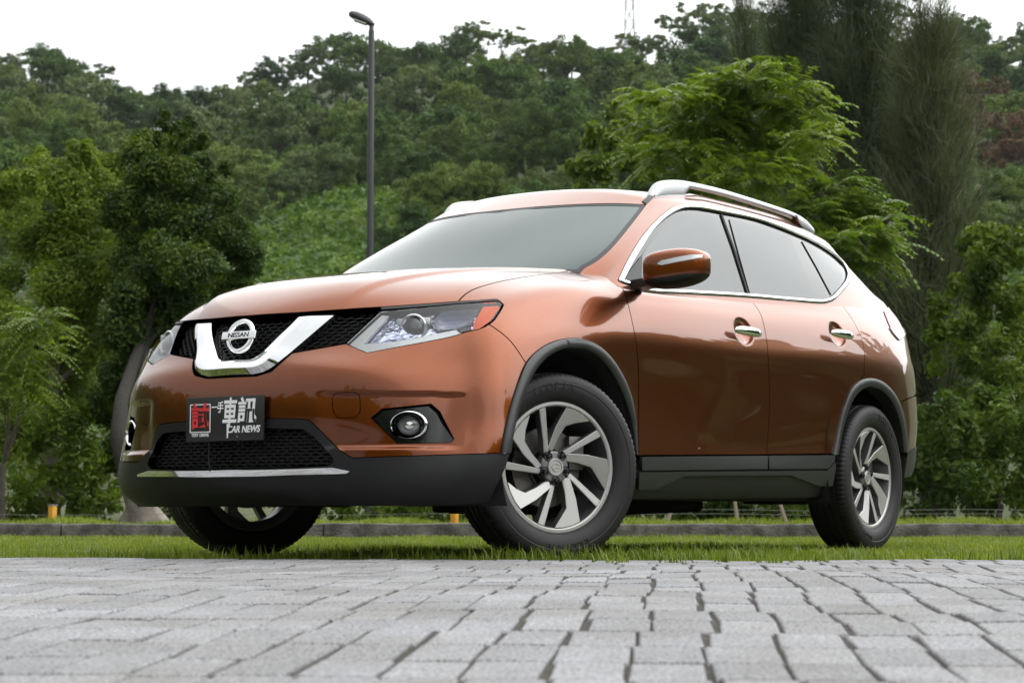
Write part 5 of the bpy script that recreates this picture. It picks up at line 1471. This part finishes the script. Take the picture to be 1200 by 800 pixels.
for sg in (1, -1):
    dm = empty('door_mirror', parent=car); S3 = np.array([1, sg, 1])
    V, F = superell(mc, .105, .122, .074, .52, .66, 56, 40, msq)
    zc = V[:, 2]-mc[2]-.10*(V[:, 1]-mc[1])
    up = lambda f: np.mean([zc[i] for i in f]) > -.036
    for nm, sel, m_, gr in (('mirror_cap', up, 'paint', 1.0), ('mirror_base', lambda f: not up(f), 'plastic', 1.0)):
        b = MB(); b.add(V*S3, [f for f in F if sel(f)]); b.build(nm, M[m_], dm, 60)
    b = MB()                                      # arm
    b.loft([[(x_+mc[0]+a_, y_*sg, z_) for a_, z_ in ((.05, zz), (-.05, zz), (-.045, zz-.034), (.045, zz-.034))] for x_, y_, zz in ((-.050, .845, 1.104), (-.035, .90, 1.106), (-.005, .96, 1.106), (.0, 1.03, 1.106))]); b.build('mirror_arm', M['plastic'], dm, 30)
    # indicator strip around the front
    b = MB(); top_, bot_ = [], []
    Vb = BVHTree.FromPolygons([tuple(p) for p in V], F)
    for k in range(30):
        u = k/29; y_ = 1.015+.157*u
        zt = 1.1405+.0095+.030*u; hh = (.0075*min(1, (1-u)*3+.35)+.002)*min(1, u*8+.15)
        for lst, z_ in ((top_, zt+hh), (bot_, zt-hh)):
            h = Vb.ray_cast(Vector((1, y_, z_)), Vector((-1, 0, 0)))
            lst.append(np.array(h[0]) if h[0] is not None else lst[-1])
    fwd = np.array([.0035, .001, 0])
    b.loft([[p*S3 for p in top_], [(p+fwd)*S3 for p in top_], [(p+fwd)*S3 for p in bot_], [p*S3 for p in bot_]], 0, False, False); b.build('indicator', M['clearlens'], dm, 60)
    gl = np.array([(mc[0]-.052-.045*.5-.03, 0, 0)])
    # sail panel on the door
    sp = outline(TU, ('l', [(730, 331.5), (736, 320), (752, 299), (751, 338), (736, 333.5)]))
    if sg == 1: panel('sail_panel', U, inset(U, sp, 0), M['plastic'], car, off=.004, lip=.012, gap=0)

# ------------------------------------------------------------------ car: wheels
TR = .354
def wheel_meshes():
    b = MB()
    prof = [(.062, .236), (.075, .242), (.090, .248), (.101, .262), (.1065, .285), (.1085, .300), (.1075, .306), (.1095, .309), (.108, .322), (.1045, .333), (.0985, .3435), (.090, .3500), (.078, .3525),
            (.062, .3535), (.0605, .3465), (.0525, .3465), (.051, .3540), (.022, .3545), (.0205, .347), (.0125, .347), (.011, .3545)]
    prof = prof+[(-a, r_) for a, r_ in prof[::-1]]
    k = len(prof)
    def mod(j, i, a, r_):
        jj = min(j, k-1-j)
        if jj in (10, 11) and i % 3 == 0: return a-math.copysign(.0015, a), r_-.003
        if jj in (12, 13) and i % 3 == 0: return a, r_-.004
        return a, r_
    b.lathe(prof, 288, 0, 'y', mod)
    ty = b
    # small raised lettering band: plain ribs on the side wall
    for k2 in range(2):
        for j in range(0):
            a = k2*math.pi+.35+j*.032
            b.box((math.cos(a)*.318, .1092, math.sin(a)*.318), (.0035 if j % 3 else .0018, .0012, .006), [[math.cos(a+1.5708), 0, math.cos(a)], [0, 1, 0], [math.sin(a+1.5708), 0, math.sin(a)]])
    def letters(word, th0, size, r_):
        for i, ch in enumerate(word):
            th = R(th0+i*math.degrees(size*.80/r_)); c = bpy.data.curves.new('t', 'FONT'); c.body = ch; c.size = size; c.align_x = 'CENTER'; c.align_y = 'CENTER'; c.extrude = .0012
            t = bpy.data.objects.new('t', c); COL.objects.link(t)
            me = bpy.data.meshes.new_from_object(t.evaluated_get(bpy.context.evaluated_depsgraph_get()))
            V = np.array([v.co[:] for v in me.vertices]); s_, q_ = math.sin(th), math.cos(th)
            X = np.array([-r_*s_, .1092, r_*q_])+V[:, :1]*np.array([-q_, 0, -s_])+V[:, 1:2]*np.array([-s_, 0, q_])+V[:, 2:]*np.array([0, 1.0, 0])
            b.add(X, [tuple(p.vertices) for p in me.polygons])
            bpy.data.objects.remove(t); bpy.data.curves.remove(c); bpy.data.meshes.remove(me)
    for a_ in (-22, 158): letters('ECOPIA', a_, .040, .300)
    rim = MB()
    rim.lathe([(.066, .2465), (.080, .2465), (.0835, .2435), (.0835, .2330), (.079, .2285), (.060, .2240), (.02, .2200), (-.02, .205), (-.07, .205), (-.085, .236), (-.085, .246)], 120, 1)
    rim.lathe([(.0795, .2465), (.0845, .2440), (.0850, .2335), (.0800, .2280)], 120, 0)
    def pol(r_, th, y_): return (-r_*math.sin(R(th)), y_, r_*math.cos(R(th)))
    def yy(r_): return .054+.026*(r_/.225)**1.4
    for k in range(5):
        t0 = 72*k
        for poly in ([(.226, 10), (.2275, 19), (.2275, 30), (.226, 39.5), (.188, 28.2), (.162, 17.5), (.110, 9.5), (.064, -1), (.058, -10), (.076, -25), (.150, -.8)],
                     [(.226, 51.2), (.2275, 55), (.226, 58.6), (.110, 54.5), (.062, 47.5), (.052, 36), (.056, 25), (.110, 43)]):
            low_ = {.188, .162, .110, .064} if len(poly) == 11 else {.056}
            fr_ = [pol(r_, t0+a, yy(r_)-(.010 if r_ in low_ else 0)) for r_, a in poly]
            # bevelled face, deep sides
            c = np.mean(fr_, 0); F_ = np.array(fr_)
            nrm = []
            n2 = len(fr_)
            inn = []
            for i in range(n2):
                p, q, s_ = F_[i-1], F_[i], F_[(i+1) % n2]
                d1, d2 = q-p, s_-q; d1 /= np.linalg.norm(d1); d2 /= np.linalg.norm(d2)
                n1 = np.array([d1[2], 0, -d1[0]]); n3 = np.array([d2[2], 0, -d2[0]]); m_ = n1+n3; m_ /= max(np.linalg.norm(m_), 1e-6)
                inn.append(q-m_*.0025)
            cc_ = np.mean(F_, 0)
            # choose direction that shrinks
            if sum(np.linalg.norm(i_-cc_) for i_ in inn) > sum(np.linalg.norm(q-cc_) for q in F_): inn = [2*F_[i]-inn[i] for i in range(n2)]
            inn = np.array(inn)+[0, .0018, 0]
            deep = F_+[0, -.034, 0]
            deep = deep*.97+cc_*.03*[1, 0, 1]+[0, 0, 0]; deep[:, 1] = F_[:, 1]-.034
            b2 = len(rim.v)
            rim.add(list(inn)+list(F_), [tuple(range(n2))], 0)
            rim.add(list(inn)+list(F_), [(i, (i+1) % n2, n2+(i+1) % n2, n2+i) for i in range(n2)], 0)
            rim.add(list(F_)+list(deep), [(i, (i+1) % n2, n2+(i+1) % n2, n2+i) for i in range(n2)], 1)
            rim.add(list(deep), [tuple(range(n2))], 1)
    rim.lathe([(.020, .060), (.058, .060), (.063, .054), (.064, .036), (.060, .032)], 60, 1)
    nuts = []
    cap = MB(); cap.lathe([(.055, .034), (.067, .034), (.070, .031), (.070, .0265), (.067, .0255), (.067, 0)], 40)
    cap.lathe([(.067, .0165), (.0695, .0160), (.0695, .0125), (.067, .012)], 30); cap.box((0, .068, 0), (.0185, .0016, .004))
    nut = MB(); nut.lathe([(.05, .0105), (.070, .0105), (.0735, .008), (.0745, 0)], 12); nut.lathe([(.050, .0185), (.0645, .0185), (.0645, .0145), (.050, .0135)], 20)
    disc = MB(); disc.lathe([(-.03, .06), (.012, .075), (.012, .08), (-.002, .082), (-.002, .150), (-.028, .150), (-.028, .07)], 60)
    disc.box((-.118, -.015, .055), (.035, .045, .065), None, 0, .012)
    return ty.build('tyre', M['tyre'], None, 32), rim.build('rim', [M['alloy'], M['alloydark']], None, 30), cap.build('centre_cap', M['alloy'], None, 40), nut.build('lug_nut', M['nut'], None, 40), disc.build('brake_disc', M['disc'], None, 40)
wm = wheel_meshes()
STEER = R(25)
first = True
for (x_, y_, rz, spin, side_) in ((.0, .70, -STEER, 0, 1), (-2.705, .715, 0, 34, 1), (.0, -.70, -STEER, 10, -1), (-2.705, -.715, 0, 50, -1)):
    wh = empty('wheel', (0, 0, 0), 0, car)
    off = .085 if side_ == 1 else .085
    d_ = np.array([-math.sin(rz), math.cos(rz)])*side_*(off)
    ang = rz if side_ == 1 else rz+math.pi
    wh.location = (x_+d_[0], y_+d_[1], TR-.004)
    wh.rotation_euler = (0, 0, ang)
    for o in wm:
        if o.name.startswith('lug_nut'):
            for k in range(5):
                c = o if (first and k == 0) else o.copy()
                if c is not o: COL.objects.link(c)
                a = R(spin+72*k+42-8)
                c.parent = wh; c.location = (-.050*math.sin(a), 0, .050*math.cos(a))
        else:
            c = o if first else o.copy()
            if c is not o: COL.objects.link(c)
            c.parent = wh
            if not o.name.startswith('brake_disc'): c.rotation_euler = (0, -R(spin), 0)
    first = False

# ------------------------------------------------------------------ street lamp, markers, wires, stakes, pylon
SC.cycles.use_denoising = True
def lamp():
    D = 21.0; p = wpx(D, 432.5); t = empty('street_lamp', (p[0], p[1], .07)); tag(t, 'slim grey street lamp post with one flat arm-less head above the left of the windscreen', 'street lamp')
    H = zpx(D, 36)-.07
    b = MB(); b.tube([(0, 0, -.05), (0, 0, .5), (0, 0, H*.6), (0, 0, H)], [.046, .040, .036, .031], 16); b.tube([(0, 0, 0), (0, 0, .03)], [.085, .085], 16); b.build('pole', E_['lampgrey'], t, 40)
    b = MB(); R3 = np.r_[RH, 0]; D3 = np.r_[DH, 0]
    b.tube([np.array([0, 0, H-.12]), np.array([0, 0, H+.05]), -R3*.03+[0, 0, H+.09]], [.026, .024, .022], 10); b.tube([R3*.03+[0, 0, H+.06], -R3*.05+[0, 0, H+.085]], [.02, .02], 8); b.build('bracket', E_['lampgrey'], t, 40)
    b = MB(); rings = []
    for u, wd, th, dz in ((-.02, .03, .012, .0), (.01, .05, .022, .0), (.07, .072, .028, .008), (.15, .080, .028, .016), (.21, .066, .022, .018), (.24, .03, .010, .014)):
        th *= 1.9; c = -R3*(u*1.0)+np.array([0, 0, H+.075+u*.36+dz*.6])
        rings.append([c+D3*wd*math.cos(a)+np.array([0, 0, 1])*th*math.sin(a)*(1.2 if math.sin(a) > 0 else .7) for a in np.linspace(0, 6.283, 16, endpoint=False)])
    b.loft(rings); b.build('lamp_head', E_['lampgrey'], t, 40)
    b = MB(); c = -R3*.12+np.array([0, 0, H+.085]); c = c+np.array([0, 0, .003]); ux = -R3*.94+np.array([0, 0, .34]); b.box(c, (.07, .05, .006), np.stack([ux, D3, np.cross(ux, D3)], 1), 0, .004); b.build('lamp_lens', M['clearlens'], t, 40)
lamp()
for px_m, lbl in ((63.5, 'short orange marker post behind the kerb left of the car'), (533, 'short orange marker post seen beneath the front bumper')):
    D = 16.6; p = wpx(D, px_m); t = empty('marker_post', (p[0], p[1], .05)); tag(t, lbl, 'marker post', 'orange marker posts behind the kerb')
    h = zpx(D, 592.5)-.05
    b = MB(); b.box((0, 0, h/2), (.026, .026, h/2), None, 0, .006); b.build('post', E_['orange'], t, 40)
    b = MB(); b.box((0, 0, h+.006), (.029, .029, .006), None, 0, .004); b.build('cap', E_['steel'], t, 40)
def wires():
    b = MB(); D = 16.62
    for z, l0, l1 in ((zpx(16.6, 602.5), -4.6, 4.6), (zpx(16.6, 597.5), 1.0, 4.6)):
        b.tube([(*W(D, l), z-.006*math.sin(l*3)) for l in np.linspace(l0, l1, 30)], .0018, 5)
    o = b.build('fence_wire', E_['wire']); tag(o, 'thin fence wires strung low behind the kerb', 'fence wire')
wires()
for a, b_, lb in (((778, 612), (800, 588), 'thin leaning wooden stake under the front door'), ((923, 612), (902, 586), 'leaning wooden stake just left of the rear wheel'), ((865, 605), (856, 588), 'short dark stake between the two leaning stakes')):
    D = 17.2; b = MB(); p0, p1 = wpx(D, a[0]), wpx(D+.2, b_[0]); b.tube([(*p0, .02), (*p1, zpx(D, b_[1])+.25)], [.018, .014], 8)
    o = b.build('tree_stake', E_['stake']); tag(o, lb, 'stake')
def pylon():
    D = 285; p = wpx(D, 740); z0 = float(hill_z(D, (740-600)/FPX*D)); t = empty('pylon', (p[0], p[1], z0)); tag(t, 'grey lattice power pylon top on the ridge', 'pylon')
    b = MB(); R3 = np.r_[RH, 0]; D3 = np.r_[DH, 0]; H = zpx(D, -60)-z0
    def corner(u, i): w = .95*(1-u)+.42*u; return R3*w*(1 if i in (0, 1) else -1)+D3*w*(1 if i in (0, 3) else -1)+np.array([0, 0, H*u])
    n = 9
    for i in range(4): b.tube([corner(u, i) for u in (0, .5, 1)], .07, 4)
    for k in range(n):
        for i in range(4):
            j = (i+1) % 4; b.tube([corner(k/n, i), corner((k+1)/n, j)], .045, 4); b.tube([corner(k/n, j), corner((k+1)/n, i)], .045, 4); b.tube([corner((k+1)/n, i), corner((k+1)/n, j)], .04, 4)
    b.build('lattice_tower', E_['steel'], t, 0)
    b = MB()
    for hz in (.80, .92): b.tube([R3*-3.2+[0, 0, H*hz], R3*3.2+[0, 0, H*hz]], .08, 4); b.tube([R3*-3.2+[0, 0, H*hz], [0, 0, H*(hz+.05)], R3*3.2+[0, 0, H*hz]], .05, 4)
    b.build('cross_arm', E_['steel'], t, 0)
pylon()

def haze():
    """thin humid air over the valley"""
    b = MB(); b.box((-110, -75, 30), (420, 420, 62.5))
    m = bpy.data.materials.new('haze'); m.use_nodes = True; nt = m.node_tree
    nt.nodes.remove(nt.nodes['Principled BSDF'])
    v = nt.nodes.new('ShaderNodeVolumePrincipled'); v.inputs['Color'].default_value = (.92, .96, 1.0, 1); v.inputs['Density'].default_value = .00011; v.inputs['Anisotropy'].default_value = .2
    nt.links.new(v.outputs[0], nt.nodes['Material Output'].inputs['Volume'])
    o = b.build('haze', m, None, 0); tag(o, 'thin pale haze over the wooded slope', 'haze', kind='stuff')
haze()
